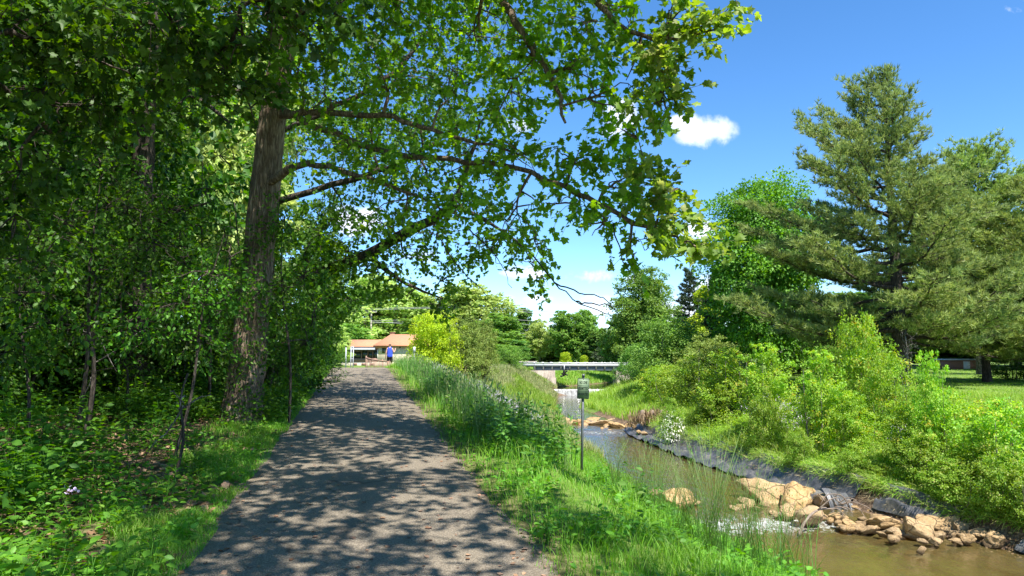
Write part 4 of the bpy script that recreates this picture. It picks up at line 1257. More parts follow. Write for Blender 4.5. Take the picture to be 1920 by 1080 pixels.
# ------------------------------------------------------------------ understory on the left
def sapling(px, Y, top_px, top_py, clusters, label, name='sapling', cat='sapling', leaf='under', r=.05, lsize=.10, group='saplings under the trees', tpl=OVAL, per=10, bk='barkdark'):
    b = at(px, 700, Y); b[2] = T(b[0], Y)
    tt = at(top_px, top_py, Y)
    tr = [(b + [0, 0, -.1], r * 1.2), (b * .7 + tt * .3 + [.06, 0, 0], r), (b * .35 + tt * .65 + [-.08, .05, 0], r * .7), (tt, r * .25)]
    return crown_tree(name, b, tr, [], CL(clusters), M[leaf], lsize * .85, 0, label, cat, group, tpl=tpl, leaf_per=per, barkm=M[bk], twiglen=.45, sides=7, branch_r=.018, twig_r=.004)


sapling(150, 12.5, 190, 330, [(120, 420, 11.5, 100, 70, 60), (240, 400, 12, 90, 60, 60), (60, 500, 11, 80, 60, 40), (180, 520, 12, 90, 60, 50), (290, 470, 12, 80, 60, 50), (200, 320, 12, 90, 50, 44), (300, 370, 12.5, 50, 40, 22)], 'slender leaning sapling with bright layered leaves, left of the forest edge', r=.035, lsize=.10)
sapling(330, 10.8, 420, 440, [(400, 520, 11, 70, 45, 50), (330, 570, 10.8, 80, 50, 55), (430, 570, 11.5, 40, 40, 26), (380, 640, 11, 70, 45, 45), (260, 620, 10.5, 60, 45, 36), (420, 470, 11.8, 35, 36, 18)], 'young sapling slanting up in front of the big trunk', r=.022, lsize=.10)
sapling(545, 14.5, 530, 400, [(525, 565, 13.6, 40, 45, 30), (570, 520, 14, 45, 45, 36), (500, 535, 13.2, 26, 24, 14), (580, 640, 15, 50, 45, 60), (545, 690, 15, 40, 35, 50), (530, 430, 14, 36, 50, 26), (585, 590, 16, 36, 40, 36), (475, 560, 13, 30, 22, 12)], 'leafy sapling growing against the right side of the big trunk', r=.025, lsize=.10)
sapling(60, 10, 40, 420, [(40, 560, 9.5, 90, 60, 50), (120, 620, 9.8, 80, 50, 40), (10, 660, 9, 70, 50, 36), (90, 470, 9.6, 70, 50, 30)], 'thin sapling in deep shade at the left edge', r=.022, lsize=.11)
sapling(240, 14, 230, 500, [(220, 560, 14, 90, 50, 55), (140, 640, 14, 80, 50, 50), (300, 640, 14, 80, 50, 55), (350, 560, 14.5, 70, 60, 55), (420, 640, 14.5, 60, 50, 45), (230, 690, 14, 90, 35, 30)], 'bushy sapling between the slim trunk and the big one', r=.025, lsize=.10)
sapling(395, 16, 380, 300, [(390, 360, 15.6, 45, 50, 16), (420, 440, 15.5, 50, 50, 26), (340, 430, 16, 60, 60, 50), (430, 520, 15.6, 50, 50, 45), (380, 600, 16, 70, 50, 55), (440, 300, 15.8, 26, 34, 6)], 'tall sapling with hanging leaves just left of the big trunk', r=.03, lsize=.11)
sapling(560, 27, 570, 480, [(590, 555, 26, 40, 40, 50), (560, 610, 25, 42, 40, 60), (580, 640, 24.5, 26, 26, 40), (545, 660, 23, 50, 35, 60), (575, 530, 26, 45, 45, 50)], 'dark sapling farther up the left edge of the path', r=.05, lsize=.10)
# dead snag stems in the shade
for k, (px, Y, tx, ty) in enumerate(((163, 11.6, 190, 540), (335, 9.4, 352, 700), (500, 17, 440, 380))):
    b = at(px, 700, Y); b[2] = T(b[0], Y) - .05; e = at(tx, ty, Y)
    o = thing('bare_stem', b, ['bare mossy stem standing in the shade at the far left', 'short leaning dead stick in the undergrowth', 'bare stem half hidden behind the big trunk'][k], 'stem', 'bare stems in the undergrowth')
    mb = MB(); tubes(mb, spline([[0, 0, 0], (e - b) * .4 + [.05, 0, 0], (e - b) * .75 - [.05, 0, 0], e - b], 16), np.linspace([.05, .022, .04][k], .012, 16), 7, bump=.2); mb.obj('stem', M['barkdark'], o, smooth=True)
    mb = MB()
    for j in range(4):
        p_ = (e - b) * rng.uniform(.4, .9); tubes(mb, curved_to(p_, p_ + rng.normal(size=3) * .35, 6), np.linspace(.012, .004, 6), 4)
    mb.obj('twigs', M['barkgrey'], o, smooth=True)

# ------------------------------------------------------------------ tree kinds farther off
proto('forest', 'oval', 9, 7, 26, 17000, .24, M['forest'], 1.0, 101, .22, M['barkdark'], tpl=RHOMB)
proto('brush', 'dome', 3.2, 4.2, 18, 11000, .12, M['forest'], .1, 102, .05, M['barkdark'], stems=4, tpl=OVAL)
proto('pale', 'round', 13, 9, 40, 26000, .40, M['pale'], 2.5, 103, .28, tpl=RHOMB)
proto('pale2', 'oval', 14, 9, 34, 22000, .40, M['pale'], 3, 104, .28, tpl=RHOMB)
proto('mid', 'round', 10, 7, 36, 22000, .38, M['mid'], 2.0, 105, .22)
proto('mid2', 'oval', 12, 6, 32, 20000, .36, M['mid'], 3.0, 106, .22)
proto('deep', 'oval', 12, 6, 32, 20000, .38, M['deep'], 2.5, 107, .22)
proto('round', 'round', 12.5, 11, 80, 80000, .26, M['maple2'], 1.6, 108, .3, flat=.8)
proto('tallround', 'oval', 12.5, 9, 44, 40000, .27, M['mid'], 1.6, 118, .3)
proto('yshrub', 'dome', 4.2, 4.6, 34, 22000, .13, M['yellow'], .2, 109, .08, stems=5)
proto('oshrub', 'dome', 4.2, 4.0, 28, 20000, .12, M['olive'], .25, 110, .08, M['barkdark'], stems=5)
proto('gshrub', 'dome', 3.6, 5, 30, 22000, .12, M['mid'], .15, 111, .06, stems=5)
proto('bank', 'dome', 2.6, 3.0, 22, 12000, .09, M['shrub'], .1, 112, .03, M['barkgrey'], stems=7, tpl=OVAL, ragged=True)
proto('bank2', 'oval', 3.0, 2.2, 22, 11000, .085, M['shrub'], .1, 113, .03, M['barkgrey'], stems=5, tpl=OVAL, ragged=True)
proto('bank3', 'dome', 1.6, 2.4, 20, 10000, .075, M['bankgrass'], .05, 114, .02, M['barkgrey'], stems=6, tpl=OVAL, ragged=True)
proto('ygreen', 'cone', 8, 6, 44, 30000, .21, M['yellow'], .5, 115, .15)

# forest behind the left edge
fl = ['left of the leaning tree, half hidden', 'deep in the forest at the far left', 'tall forest tree seen through gaps above the saplings']
for k, (px, top, Y, w_) in enumerate([(-60, -60, 20, 700), (120, -200, 24, 620), (205, -80, 22, 290), (-160, -100, 15, 700), (180, 100, 30, 330), (20, 40, 32, 460), (470, 500, 31, 150), (590, 400, 36, 150)]):
    plant('forest', px, top, Y, w_, ['broad dark forest tree at the left edge behind the saplings', 'tall forest tree rising beyond the slim dark trunk', 'forest tree behind the tall sapling beside the big trunk', 'nearest dark forest tree, cut off by the left frame edge', 'forest tree deep behind, its foliage low in the gap left of the trunk', 'farthest forest tree at the left, glimpsed through gaps', 'dense tree directly behind the leaning trunk', 'dark tree right of the leaning trunk, at the bend of the forest edge'][k], group='forest trees on the left', sy=None)
for x, y_, h_, lb in ((-11, -3, 13, 'unseen forest tree left of the camera, added to darken the woods'), (-9, -11, 14, 'unseen forest tree behind the camera on the left, added to block sky light'), (-17, 3, 13, 'unseen forest tree far left of the camera, added to block light')):
    tm, cm, H, W = PROTO['forest']
    o = thing('added_shade_tree', (x, y_, float(T(x, y_))), lb, 'tree', 'forest trees on the left', 1.0 + x); o.scale = (1.15, 1.15, h_ / H)  # added out of view to keep sky light off the woods
    link('trunk', tm, o); link('crown', cm, o)
for k, (px, top, Y, w_) in enumerate([(60, 560, 16, 420), (300, 590, 18, 360), (-60, 500, 14, 400), (480, 560, 20, 260), (200, 520, 21, 500), (560, 640, 26, 150), (395, 560, 24, 330)]):
    plant('brush', px, top, Y, w_, ['dark shrub in deep shade low at the far left', 'dark shrub under the trees between the two trunks', 'shadowy shrub cut by the left frame edge', 'dark shrub behind the foot of the big trunk', 'wide shadowy thicket shrub behind the saplings', 'low shrub at the forest corner beside the sunny grass', 'tall shrub closing the gap left of the big trunk'][k], 'shrub', 'shrub', 'shrubs under the forest trees')
# lit pale trees seen through the gap, and behind the house
far = [
    ('pale', 430, 100, 48, 260, 'pale sunlit tree seen through the gap left of the leaning trunk'),
    ('pale2', 330, 60, 75, 260, 'tall pale tree beyond the forest, seen through leaves at the upper left'),
    ('pale2', 620, 560, 160, 110, 'pale green tree far behind the reddish roofed house'),
    ('pale', 700, 532, 150, 175, 'large pale green tree behind the cream house roof'),
    ('pale2', 775, 556, 155, 110, 'pale tree right of the chimney, partly behind the yellow shrub'),
    ('pale', 875, 545, 145, 150, 'broad pale green tree behind the arborvitae and the second pole'),
    ('mid', 810, 600, 140, 130, 'mid green tree low between the two pale crowns'),
    ('mid', 655, 615, 128, 90, 'small mid green tree just behind the porch roof'),
    ('pale', 622, 618, 100, 70, 'young pale tree in front of the reddish roofed house'),
    ('mid', 585, 612, 150, 80, 'mid green tree rising left of the reddish roof'),
    ('mid2', 940, 590, 130, 80, 'mid green tree just right of the second utility pole'),
    ('deep', 982, 583, 150, 48, 'narrow dark tree with rounded top left of the centre gap'),
    ('pale2', 1012, 605, 140, 50, 'thin pale tree beside the narrow dark one'),
    ('mid2', 1058, 585, 135, 58, 'bright green tree, left of the pair above the footbridge'),
    ('mid', 1094, 592, 135, 60, 'bright green tree, right of the pair above the footbridge'),
    ('deep', 1122, 625, 130, 60, 'dark low tree right of the bright pair'),
    ('deep', 1030, 630, 150, 90, 'dark tree low behind the left end of the footbridge'),
    ('tallround', 1205, 522, 105, 128, 'tall rounded tree standing right of the footbridge'),
    ('mid', 1165, 600, 110, 80, 'leafy tree low at the left foot of the tall rounded one'),
    ('mid2', 1245, 600, 100, 80, 'mid green tree between the tall rounded one and the yellow cone'),
    ('mid', 905, 635, 115, 110, 'low spreading tree behind the arborvitae row'),
    ('deep', 960, 640, 120, 70, 'dark low tree left of the footbridge approach'),
]
for k, (key, px, top, Y, w_, lb) in enumerate(far):
    plant(key, px, top, Y, w_ * 1.05, lb, zb=float(T(at(px, 600, Y)[0], Y)) - .5, group='distant trees')
plant('ygreen', 1328, 545, 72, 105, 'yellow green cone shaped tree left of the round maple', group='distant trees')
plant('round', 1440, 380, 58, 235, 'big dense round maple behind the tall pine')
# treeline that closes the view
dirs_ = ['behind the house', 'behind the pole', 'left of the bridge', 'above the bridge', 'right of the bridge']
k = 0
for px, top, Y, w_, key in [(560, 630, 190, 100, 'deep'), (640, 620, 200, 110, 'mid'), (740, 610, 200, 120, 'deep'), (840, 615, 190, 110, 'mid'), (920, 620, 190, 110, 'deep'), (1000, 632, 185, 110, 'mid'), (1070, 630, 190, 100, 'deep'), (1140, 628, 185, 110, 'mid'), (1200, 630, 190, 110, 'deep'), (1270, 625, 180, 110, 'mid'), (1340, 620, 180, 110, 'deep'),
                            (1600, 560, 120, 260, 'deep'), (1780, 600, 110, 240, 'mid'), (1900, 560, 100, 260, 'deep'), (1980, 480, 80, 300, 'mid')]:
    lab = ['low far tree at the left end of the skyline', 'far tree behind the pale tree over the porch', 'far dark tree behind the chimney', 'far tree in line with the yellow shrub', 'far dark tree behind the second pole', 'far tree left of the footbridge', 'far dark tree above the left part of the footbridge', 'far tree above the right part of the footbridge', 'far dark tree right of the footbridge end',
           'far tree behind the yellow cone', 'far dark tree against the round maple', 'dark tree behind the trunk of the tall pine', 'tree at the back of the lawn, left', 'dark tree at the back of the lawn, right', 'tree rising past the right frame edge behind the pines'][k]
    plant(key, px, top, Y, w_ * 1.2, lab, zb=-.8, group='trees of the far treeline'); k += 1

# shrubs by the path end and the meadow
plant('yshrub', 815, 600, 58, 118, 'bright yellow green shrub right of the cream house', 'shrub', 'shrub', zb=-.35)
plant('oshrub', 872, 606, 60, 75, 'olive shrub with a dark hollow base, next to the yellow one', 'shrub', 'shrub', zb=-.3)
plant('oshrub', 906, 612, 63, 62, 'darker olive shrub, rightmost of the three by the path end', 'shrub', 'shrub', zb=-.3)
plant('gshrub', 955, 655, 80, 70, 'low green shrub near the timber approach rail', 'shrub', 'shrub')
plant('yshrub', 1060, 663, 112, 26, 'small yellow shrub behind the footbridge rail, left', 'shrub', 'shrub', zb=.0)
plant('yshrub', 1094, 668, 112, 18, 'tiny yellow shrub behind the footbridge rail, right', 'shrub', 'shrub', zb=.0)
plant('gshrub', 1260, 612, 62, 165, 'broad grey green shrub at the right end of the footbridge', 'shrub', 'shrub')
plant('gshrub', 1195, 655, 75, 80, 'green shrub covering the right abutment', 'shrub', 'shrub')
plant('oshrub', 1330, 640, 50, 120, 'shrub with dull foliage below the yellow cone', 'shrub', 'shrub')
plant('gshrub', 1500, 625, 64, 190, 'wide shrub under the round maple, behind the bright bank shrubs', 'shrub', 'shrub')
plant('gshrub', 1590, 640, 60, 130, 'shrub in the shade left of the tall pine trunk', 'shrub', 'shrub')
plant('brush', 1895, 668, 48, 110, 'low dark shrub on the lawn at the right edge', 'shrub', 'shrub')

# ------------------------------------------------------------------ right bank shrubs
bl = [('bank', 1605, 606, 31, 115, 'tall bright shrub, the highest on the right bank'), ('bank2', 1530, 668, 30, 95, 'wide bright shrub below the round maple'), ('bank', 1660, 672, 29, 100, 'bright shrub hiding the foot of the tall pine'), ('bank2', 1430, 655, 34, 100, 'shrub left of the wide bright one'),
      ('bank2', 1590, 740, 28, 80, 'yellowish shrub in the middle of the right bank'), ('bank3', 1430, 755, 32, 70, 'shrub above the black sheeting'), ('bank2', 1360, 660, 40, 110, 'shrub nearer the footbridge on the right bank'), ('bank3', 1290, 690, 48, 110, 'low mound of shrub beyond the white flowers'),
      ('bank', 1775, 752, 24, 150, 'bright shrub spilling down the bank right of the pine'), ('bank2', 1740, 672, 24, 70, 'spindly young shrub sticking up against the lawn'), ('bank', 1890, 765, 21.5, 170, 'bright shrub at the right frame edge'), ('bank2', 1852, 752, 25, 80, 'upright shrub against the lawn near the right edge'),
      ('bank3', 1715, 835, 23.5, 110, 'shrub hanging over the undercut bank'), ('bank3', 1830, 860, 21.8, 130, 'low leafy mound at the lower right of the bank'), ('bank3', 1640, 875, 25, 80, 'leafy mound trailing down to the big boulders'), ('bank2', 1950, 745, 24, 100, 'tall shrub cut off by the right frame edge'),
      ('bank3', 1340, 730, 40, 110, 'low shrub right of the white flowers'), ('bank', 1240, 690, 55, 100, 'shrub where the bank meets the footbridge'), ('bank3', 1940, 890, 19.5, 110, 'leafy mound in the lower right corner')]
bl += [('bank3', 1490, 820, 28.5, 60, 'leafy mound above the end of the black sheeting'), ('bank3', 1590, 850, 25.5, 70, 'leafy mound hanging toward the pleated fold'), ('bank3', 1390, 800, 35, 60, 'leafy mound above the middle of the sheeting'), ('bank3', 1760, 880, 22.2, 120, 'leafy mound just above the right boulders'),
       ('bank2', 1810, 800, 22.5, 90, 'leggy shrub in front of the lawn gap'), ('bank3', 1870, 870, 20.3, 130, 'leafy mound spilling over the bank at the right'), ('bank2', 1690, 760, 25, 100, 'loose shrub at the right foot of the highest one'), ('bank3', 1320, 770, 40, 80, 'small green mound right beside the white flowers')]
for key, px, top, Y, w_, lb in bl:
    plant(key, px, top, Y, w_, lb, 'shrub', 'shrub', 'shrubs on the right bank', zb=float(T(at(px, 600, Y)[0], Y)) - .15)
# white flowering shrub
fs = plant('bank3', 1258, 768, 40, 52, 'shrub covered in white flowers at the bend of the bank', 'shrub', 'flowering_shrub')
PROTO_fl = MB()
P3 = unit(700) * [1.15, 1.15, .8]; P3[:, 2] = np.abs(P3[:, 2]) * 1.7 + .2
leaves(PROTO_fl, P3 * rng.uniform(.85, 1.05, (700, 1)), unit(700), P3, .09, LOBE); PROTO_fl.obj('blossom', M['white'], fs)

# ------------------------------------------------------------------ pines
def pine(name, label, base, top, halfL, nb, mat, seed, asym=0, trunk_r=.42, zmin=1.3, tuft_n=10, tl=.30, dens=1.3, fork=True, cat='pine tree', barkm='barkdark', wid=.05, upw=1.0):
    global rng
    keep = rng; rng = np.random.default_rng(seed)
    base = np.asarray(base, float); H = top[2] - base[2]
    o = thing(name, base, label, cat)
    ax = spline([[0, 0, -.4], [0, 0, H * .25], [(top[0] - base[0]) * .5, 0, H * .6], [top[0] - base[0], top[1] - base[1], H]], 40)
    mb = MB(); tubes(mb, ax, np.linspace(trunk_r, .03, 40) * (1 + .35 * np.exp(-np.arange(40) / 1.5)), 12, bump=.15); mb.obj('trunk', M[barkm], o, smooth=True)
    bmb = MB(); lmb = MB()
    tufts = []; dirs = []
    for k in range(nb):
        u_ = (k + .5) / nb
        z = zmin + (H - zmin) * (u_ ** 1.05)
        th = k * 2.39996 + rng.normal() * .35
        Lm = halfL(z / H) * rng.uniform(.6, 1.18) * (1 + asym * math.cos(th))
        i_ = min(39, int(z / H * 39)); s_ = ax[i_].copy(); s_[2] = z
        el = np.interp(z / H, [0, .25, .6, 1], [.02, .10, .35, .95]) * upw + rng.normal() * .08
        dd = np.array([math.cos(th) * math.cos(el), math.sin(th) * math.cos(el), math.sin(el)])
        e_ = s_ + dd * Lm
        midp = s_ + dd * Lm * .5 - np.array([0, 0, Lm * .07])
        bp = spline([s_, midp, e_ + [0, 0, Lm * .06]], 14); bp[1:-1] += rng.normal(size=(12, 3)) * .04
        tubes(bmb, bp, np.linspace(.035 + Lm * .012, .012, 14), 6)
        hd = np.array([-math.sin(th), math.cos(th), 0])
        nsub = max(4, int(Lm * 2.6))
        for j in range(nsub):
            t_ = .22 + .78 * (j + rng.random()) / nsub
            p0 = bp[min(13, int(t_ * 13))]
            sl_ = (.28 + .34 * (1 - t_)) * min(Lm, 5) * rng.uniform(.5, 1.0) + .25
            sd = (1 if j % 2 else -1)
            d2 = norm(dd * .75 + hd * sd * rng.uniform(.4, 1.0) + np.array([0, 0, .22 + rng.normal() * .12]))
            p1 = p0 + d2 * sl_
            sp_ = spline([p0, (p0 + p1) / 2 - [0, 0, sl_ * .06], p1], 5)
            tubes(bmb, sp_, np.linspace(.02, .006, 5), 4)
            nt = max(3, int(sl_ * 9 * dens))
            tt = rng.uniform(.15, 1.05, nt)
            q_ = p0 + (p1 - p0) * tt[:, None] + rng.normal(size=(nt, 3)) * [.14, .14, .07]
            tufts.append(q_); dirs.append(np.tile(d2, (nt, 1)))
        nt = int(Lm * 5 * dens); tt = rng.integers(5, 14, nt)
        tufts.append(bp[tt] + rng.normal(size=(nt, 3)) * .1); dirs.append(np.tile(dd, (nt, 1)))
    tufts = np.vstack(tufts); dirs = np.vstack(dirs)
    n = len(tufts)
    aa = np.repeat(np.clip(rng.random(n) * .6 + .35 * vnoise(tufts[:, 0], tufts[:, 2] + tufts[:, 1], 1.6, seed % 7), 0, 1), tuft_n)
    P_ = np.repeat(tufts, tuft_n, 0)
    D_ = norm(np.repeat(dirs, tuft_n, 0) * .75 + [0, 0, .45] + rng.normal(size=(n * tuft_n, 3)) * .6)
    nm = unit(n * tuft_n)
    ND = (np.array([[-.5, 0, 0], [.5, 0, 0], [0, 1, 0]]), np.array([[0, 1, 2]]))
    leaves(lmb, P_, D_, nm, tl * rng.uniform(.7, 1.25, n * tuft_n), ND, aa, asp=wid / tl)
    bmb.obj('branches', M[barkm], o, smooth=True)
    lmb.obj('crown', M[mat], o)
    rng = keep
    return o


pb = at(1692, 735, 40); pb[2] = T(pb[0], 40)
pine('tall_pine', 'tallest pine with layered blue green branches, right of centre', pb, at(1655, 138, 40), lambda u: np.interp(u, [0, .1, .35, .55, .75, .9, 1], [5.4, 7.2, 6.6, 4.8, 3.1, 1.5, .4]), 98, 'needle', 5, asym=-.33, trunk_r=.5, zmin=2.4)
pb = at(1850, 700, 47); pb[2] = T(pb[0], 47)
pine('yellow_pine', 'yellower pine behind and right of the tallest one', pb, at(1832, 298, 47), lambda u: np.interp(u, [0, .15, .5, .8, 1], [7.6, 7.8, 6.0, 3.8, 1.3]), 100, 'needle2', 9, trunk_r=.28, zmin=2.3)
pb = at(2010, 700, 42); pb[2] = T(pb[0], 42)
pine('edge_pine', 'pine at the right frame edge, only its branches in view', pb, at(1990, 340, 42), lambda u: np.interp(u, [0, .15, .5, .8, 1], [6.8, 6.8, 5.4, 3.4, 1.3]), 84, 'needle2', 12, trunk_r=.3, zmin=1.8)
pb = at(1838, 682, 62); pb[2] = T(pb[0], 62)
pine('lawn_pine', 'pine farther back on the lawn with a reddish bare trunk', pb, at(1838, 470, 62), lambda u: np.interp(u, [0, .3, 1], [6.5, 6, 2]), 34, 'needle2', 15, trunk_r=.35, zmin=3.2, barkm='bark')
pb = at(1293, 690, 118); pb[2] = 0
pine('thin_conifer', 'sparse grey green conifer on the skyline beside the round maple', pb, at(1293, 508, 118), lambda u: np.interp(u, [0, .3, .7, 1], [3.6, 3.2, 1.8, .5]), 70, 'spruce', 21, trunk_r=.22, zmin=2, tl=.5, wid=.12, dens=.8, upw=.5)
pb = at(1148, 690, 125); pb[2] = -.4
pine('dark_spruce', 'small dark spruce among the trees above the footbridge', pb, at(1146, 625, 125), lambda u: np.interp(u, [0, 1], [3.4, .4]), 60, 'spruce', 22, trunk_r=.2, zmin=.6, tl=.5, wid=.12, dens=.6, upw=.5)
pb = at(1355, 690, 66); pb[2] = 0
pine('dark_spruce', 'dark spruce showing between the yellow cone and the round maple', pb, at(1350, 500, 66), lambda u: np.interp(u, [0, 1], [3.2, .4]), 80, 'spruce', 23, trunk_r=.2, zmin=.6, tl=.36, wid=.08, dens=.8, upw=.5)

# dead little tree near the pine trunk
b = at(1702, 735, 34); b[2] = T(b[0], 34)
dt = thing('dead_sapling', b, 'leafless grey sapling in front of the trunk of the tallest pine', 'sapling')
mb = MB(); e = at(1698, 630, 34) - b
tubes(mb, spline([[0, 0, 0], e * .5 + [.06, 0, 0], e], 12), np.linspace(.04, .01, 12), 6); mb.obj('stem', M['barkgrey'], dt, smooth=True)
mb = MB()
for k in range(22):
    p_ = e * rng.uniform(.35, .95); q_ = p_ + norm(rng.normal(size=3) + [0, 0, .7]) * rng.uniform(.3, .9)
    tubes(mb, curved_to(p_, q_, 6), np.linspace(.012, .005, 6), 4)
    tubes(mb, curved_to((p_ + q_) / 2, (p_ + q_) / 2 + norm(rng.normal(size=3) + [0, 0, .5]) * .35, 5), np.linspace(.008, .004, 5), 4)
mb.obj('twigs', M['barkgrey'], dt, smooth=True)
# bits at the back of the lawn
b = at(1812, 676, 88)
sh = thing('shed', (b[0], 88, -.1), 'low reddish shed with a pale roof, far back across the lawn', 'shed')
mb = MB(); box(mb, -2.2, 2.2, 0, 3, 0, 1.1); mb.obj('wall', M['brick'], sh)
mb = MB(); box(mb, -2.5, 2.5, -.3, 3.3, 1.1, 1.25); mb.obj('roof', M['paleblue'], sh)
mb = MB(); box(mb, -.4, .4, -.03, -.002, .05, .95); mb.obj('door', M['trimw'], sh)
# ------------------------------------------------------------------ grass and herbs
def scatter(n, x0, x1, y0, y1, dens=None):
    x = rng.uniform(x0, x1, n) if np.isscalar(x0) else None
    y = rng.uniform(y0, y1, n)
    return x, y


def near_y(n, y0, y1, p=1.6):
    """more samples near the camera"""
    u_ = rng.random(n)
    a_, b_ = y0 ** (1 - p), y1 ** (1 - p)
    return (a_ + (b_ - a_) * u_) ** (1 / (1 - p))


# right verge: short bright grass near, tall dark strip beyond
n = 90000
y = near_y(n, 3.2, 46, 1.35); s = rng.random(n) ** .8 * np.interp(y, [3, 12, 25, 46], [8, 8.5, 8, 7]) - .12
s += .12 * (vnoise(s * 0, y, .5, 3) - .5)
x = xpath(y) + 1.5 + s
ok = (x < np.interp(y, *LW) - .15); x, y, s = x[ok], y[ok], s[ok]
z = T(x, y)
smx = np.interp(y, [8, 14, 20, 30, 46], [1.9, 2.2, 2.6, 3.4, 4.5])
tall = np.clip((y - 9) / 6, 0, 1) * np.clip((s - .2) / .7, 0, 1) * np.clip((smx - s) / .9, 0, 1)
patch = vnoise(x, y, .8, 11)
h = .14 + .24 * patch + tall * (.12 + .45 * vnoise(x, y, 1.3, 12)) * rng.uniform(.6, 1.15, len(x)) + .05 * np.clip((s - 4) / 3, 0, 1)
h *= np.where((np.abs(x - .098 * y) < .45) & (y < 14.6) & (y > 7), .4, 1) * rng.uniform(.6, 1.2, len(x)) * np.clip((s + .25) / .5, .35, 1)
a = np.clip(rng.random(len(x)) * .75 + .25 * patch, 0, 1)
tm_ = tall > .35
Pp = np.stack([x, y, z - .01], 1)
wd = np.interp(y, [3, 10, 25, 45], [.006, .009, .016, .026])
MB_ = MB(); blades(MB_, Pp[~tm_], h[~tm_], wd[~tm_], rng.uniform(.25, .8, (~tm_).sum()), a[~tm_]); MB_.obj('verge_grass', M['grass'], kind='stuff', label='bright short grass on the slope right of the path')
MB_ = MB(); blades(MB_, Pp[tm_], h[tm_] * 1.15, wd[tm_] * 1.15, rng.uniform(.15, .55, tm_.sum()), a[tm_]); MB_.obj('tall_grass', M['tallgrass'], kind='stuff', label='tall seeding grass along the right edge of the path')
# seed stalks
n = 1300
y = near_y(n, 12, 46, 1.02); s = .4 + rng.random(n) * np.interp(y, [12, 30, 46], [1.8, 2.8, 3.8]); x = xpath(y) + 1.5 + s
z = T(x, y); hh = rng.uniform(.5, .95, n)
MB_ = MB(); blades(MB_, np.stack([x, y, z], 1), hh, .007 + y * .0003, rng.uniform(.05, .3, n), rng.uniform(.85, 1, n), segs=3)
P3 = np.stack([x, y, z + hh * .93], 1)
leaves(MB_, P3 + rng.normal(size=(n, 3)) * .03, np.tile([0, 0, 1.], (n, 1)) + rng.normal(size=(n, 3)) * .3, unit(n), .13, RHOMB, rng.uniform(.8, 1, n), asp=.35)
MB_.obj('seed_heads', M['tallgrass'], kind='stuff', label='feathery seed heads above the tall verge grass')

# broadleaf herbs
def herbs(name, n, xf, mat, hmin, hmax, lsize, label, tpl=OVAL, y0=3, y1=14, p=1.4, nl=7, spread=.1, cond=None, kind='stuff'):
    y = near_y(n, y0, y1, p); x = xf(y, n)
    if cond is not None:
        ok = cond(x, y); x, y = x[ok], y[ok]
    ok = ~((np.abs(x - .098 * y) < .4) & (y < 14.6) & (y > 7)); x, y = x[ok], y[ok]
    n = len(x); z = T(x, y)
    h = rng.uniform(hmin, hmax, n) * (.6 + .8 * vnoise(x, y, 1.1, 21))
    b = np.stack([x, y, z], 1); tp_ = b + np.stack([rng.normal(size=n) * .08, rng.normal(size=n) * .08, h], 1)
    mb = MB()
    tubes(mb, np.stack([b, (b + tp_) / 2 + rng.normal(size=(n, 3)) * .01, tp_], 1), np.tile([.004, .003, .002], (n, 1)), 3, a=.3)
    t_ = rng.uniform(.25, 1, (n, nl, 1))
    P_ = (b[:, None] + (tp_ - b)[:, None] * t_).reshape(-1, 3)
    th = (np.arange(nl) * 2.4)[None] + rng.random((n, 1)) * 6.28
    tip = np.stack([np.cos(th), np.sin(th), np.full_like(th, .12) + rng.normal(size=th.shape) * .3], -1).reshape(-1, 3)
    P_ = P_ + tip * spread * rng.random((n * nl, 1))
    nm = np.tile([0, 0, 1.], (n * nl, 1)) + rng.normal(size=(n * nl, 3)) * .4
    aa = np.clip(np.repeat(rng.random(n) * .6, nl) + rng.random(n * nl) * .4, 0, 1)
    leaves(mb, P_, tip, nm, lsize * rng.uniform(.6, 1.25, n * nl), tpl, aa)
    return mb.obj(name, M[mat], kind=kind, label=label)


herbs('herbs', 5200, lambda y, n: xpath(y) + 1.5 + rng.random(n) ** .9 * 6.5 + .1, 'herb', .06, .22, .075, 'low broad leaved herbs covering the near right slope', y0=3.2, y1=16, cond=lambda x, y: (vnoise(x, y, .9, 31) > .36) & (x < np.interp(y, *LW) - .2))
herbs('herbs', 900, lambda y, n: xpath(y) + 1.5 + .5 + rng.random(n) * np.interp(y, [9, 30], [1.8, 3.0]), 'tallgrass', .3, .65, .10, 'dark leafy weeds mixed into the tall verge grass', y0=9, y1=30, nl=14, spread=.12, cond=lambda x, y: (vnoise(x, y, 1.2, 32) > .45))
herbs('herbs', 2600, lambda y, n: np.interp(y, *LW) - rng.random(n) * 3.2 - .1, 'herb', .12, .3, .08, 'leafy herbs along the near water edge', y0=9, y1=40, nl=10, cond=lambda x, y: vnoise(x, y, 1.1, 33) > .4)
# left side
lf = lambda y, n: xpath(y) - 1.5 - rng.random(n) ** 1.1 * np.interp(y, [3, 8, 20], [4, 7, 10])
gap = lambda x, y: (vnoise(x, y, .75, 41) > .34) & (((xpath(y) - 1.5 - x) > 1.3) | (vnoise(x, y, .5, 43) > .5))
herbs('undergrowth', 5200, lf, 'herb', .10, .36, .085, 'broad leaved undergrowth carpeting the shady ground left of the path', y0=2.8, y1=24, nl=8, cond=gap)
herbs('undergrowth', 2600, lambda y, n: xpath(y) - 3.2 - rng.random(n) * np.interp(y, [3, 8, 20], [2.6, 6, 9]), 'under', .35, .85, .12, 'taller leafy undergrowth in the shade of the forest edge', y0=3.4, y1=22, nl=12, spread=.14, cond=lambda x, y: vnoise(x, y, 1.2, 44) > .42)
herbs('undergrowth', 1800, lambda y, n: xpath(y) - 1.5 - rng.random(n) * 3.5, 'under', .2, .6, .10, 'leafy growth at the forest edge farther up the path', y0=14, y1=34, nl=12, spread=.12)

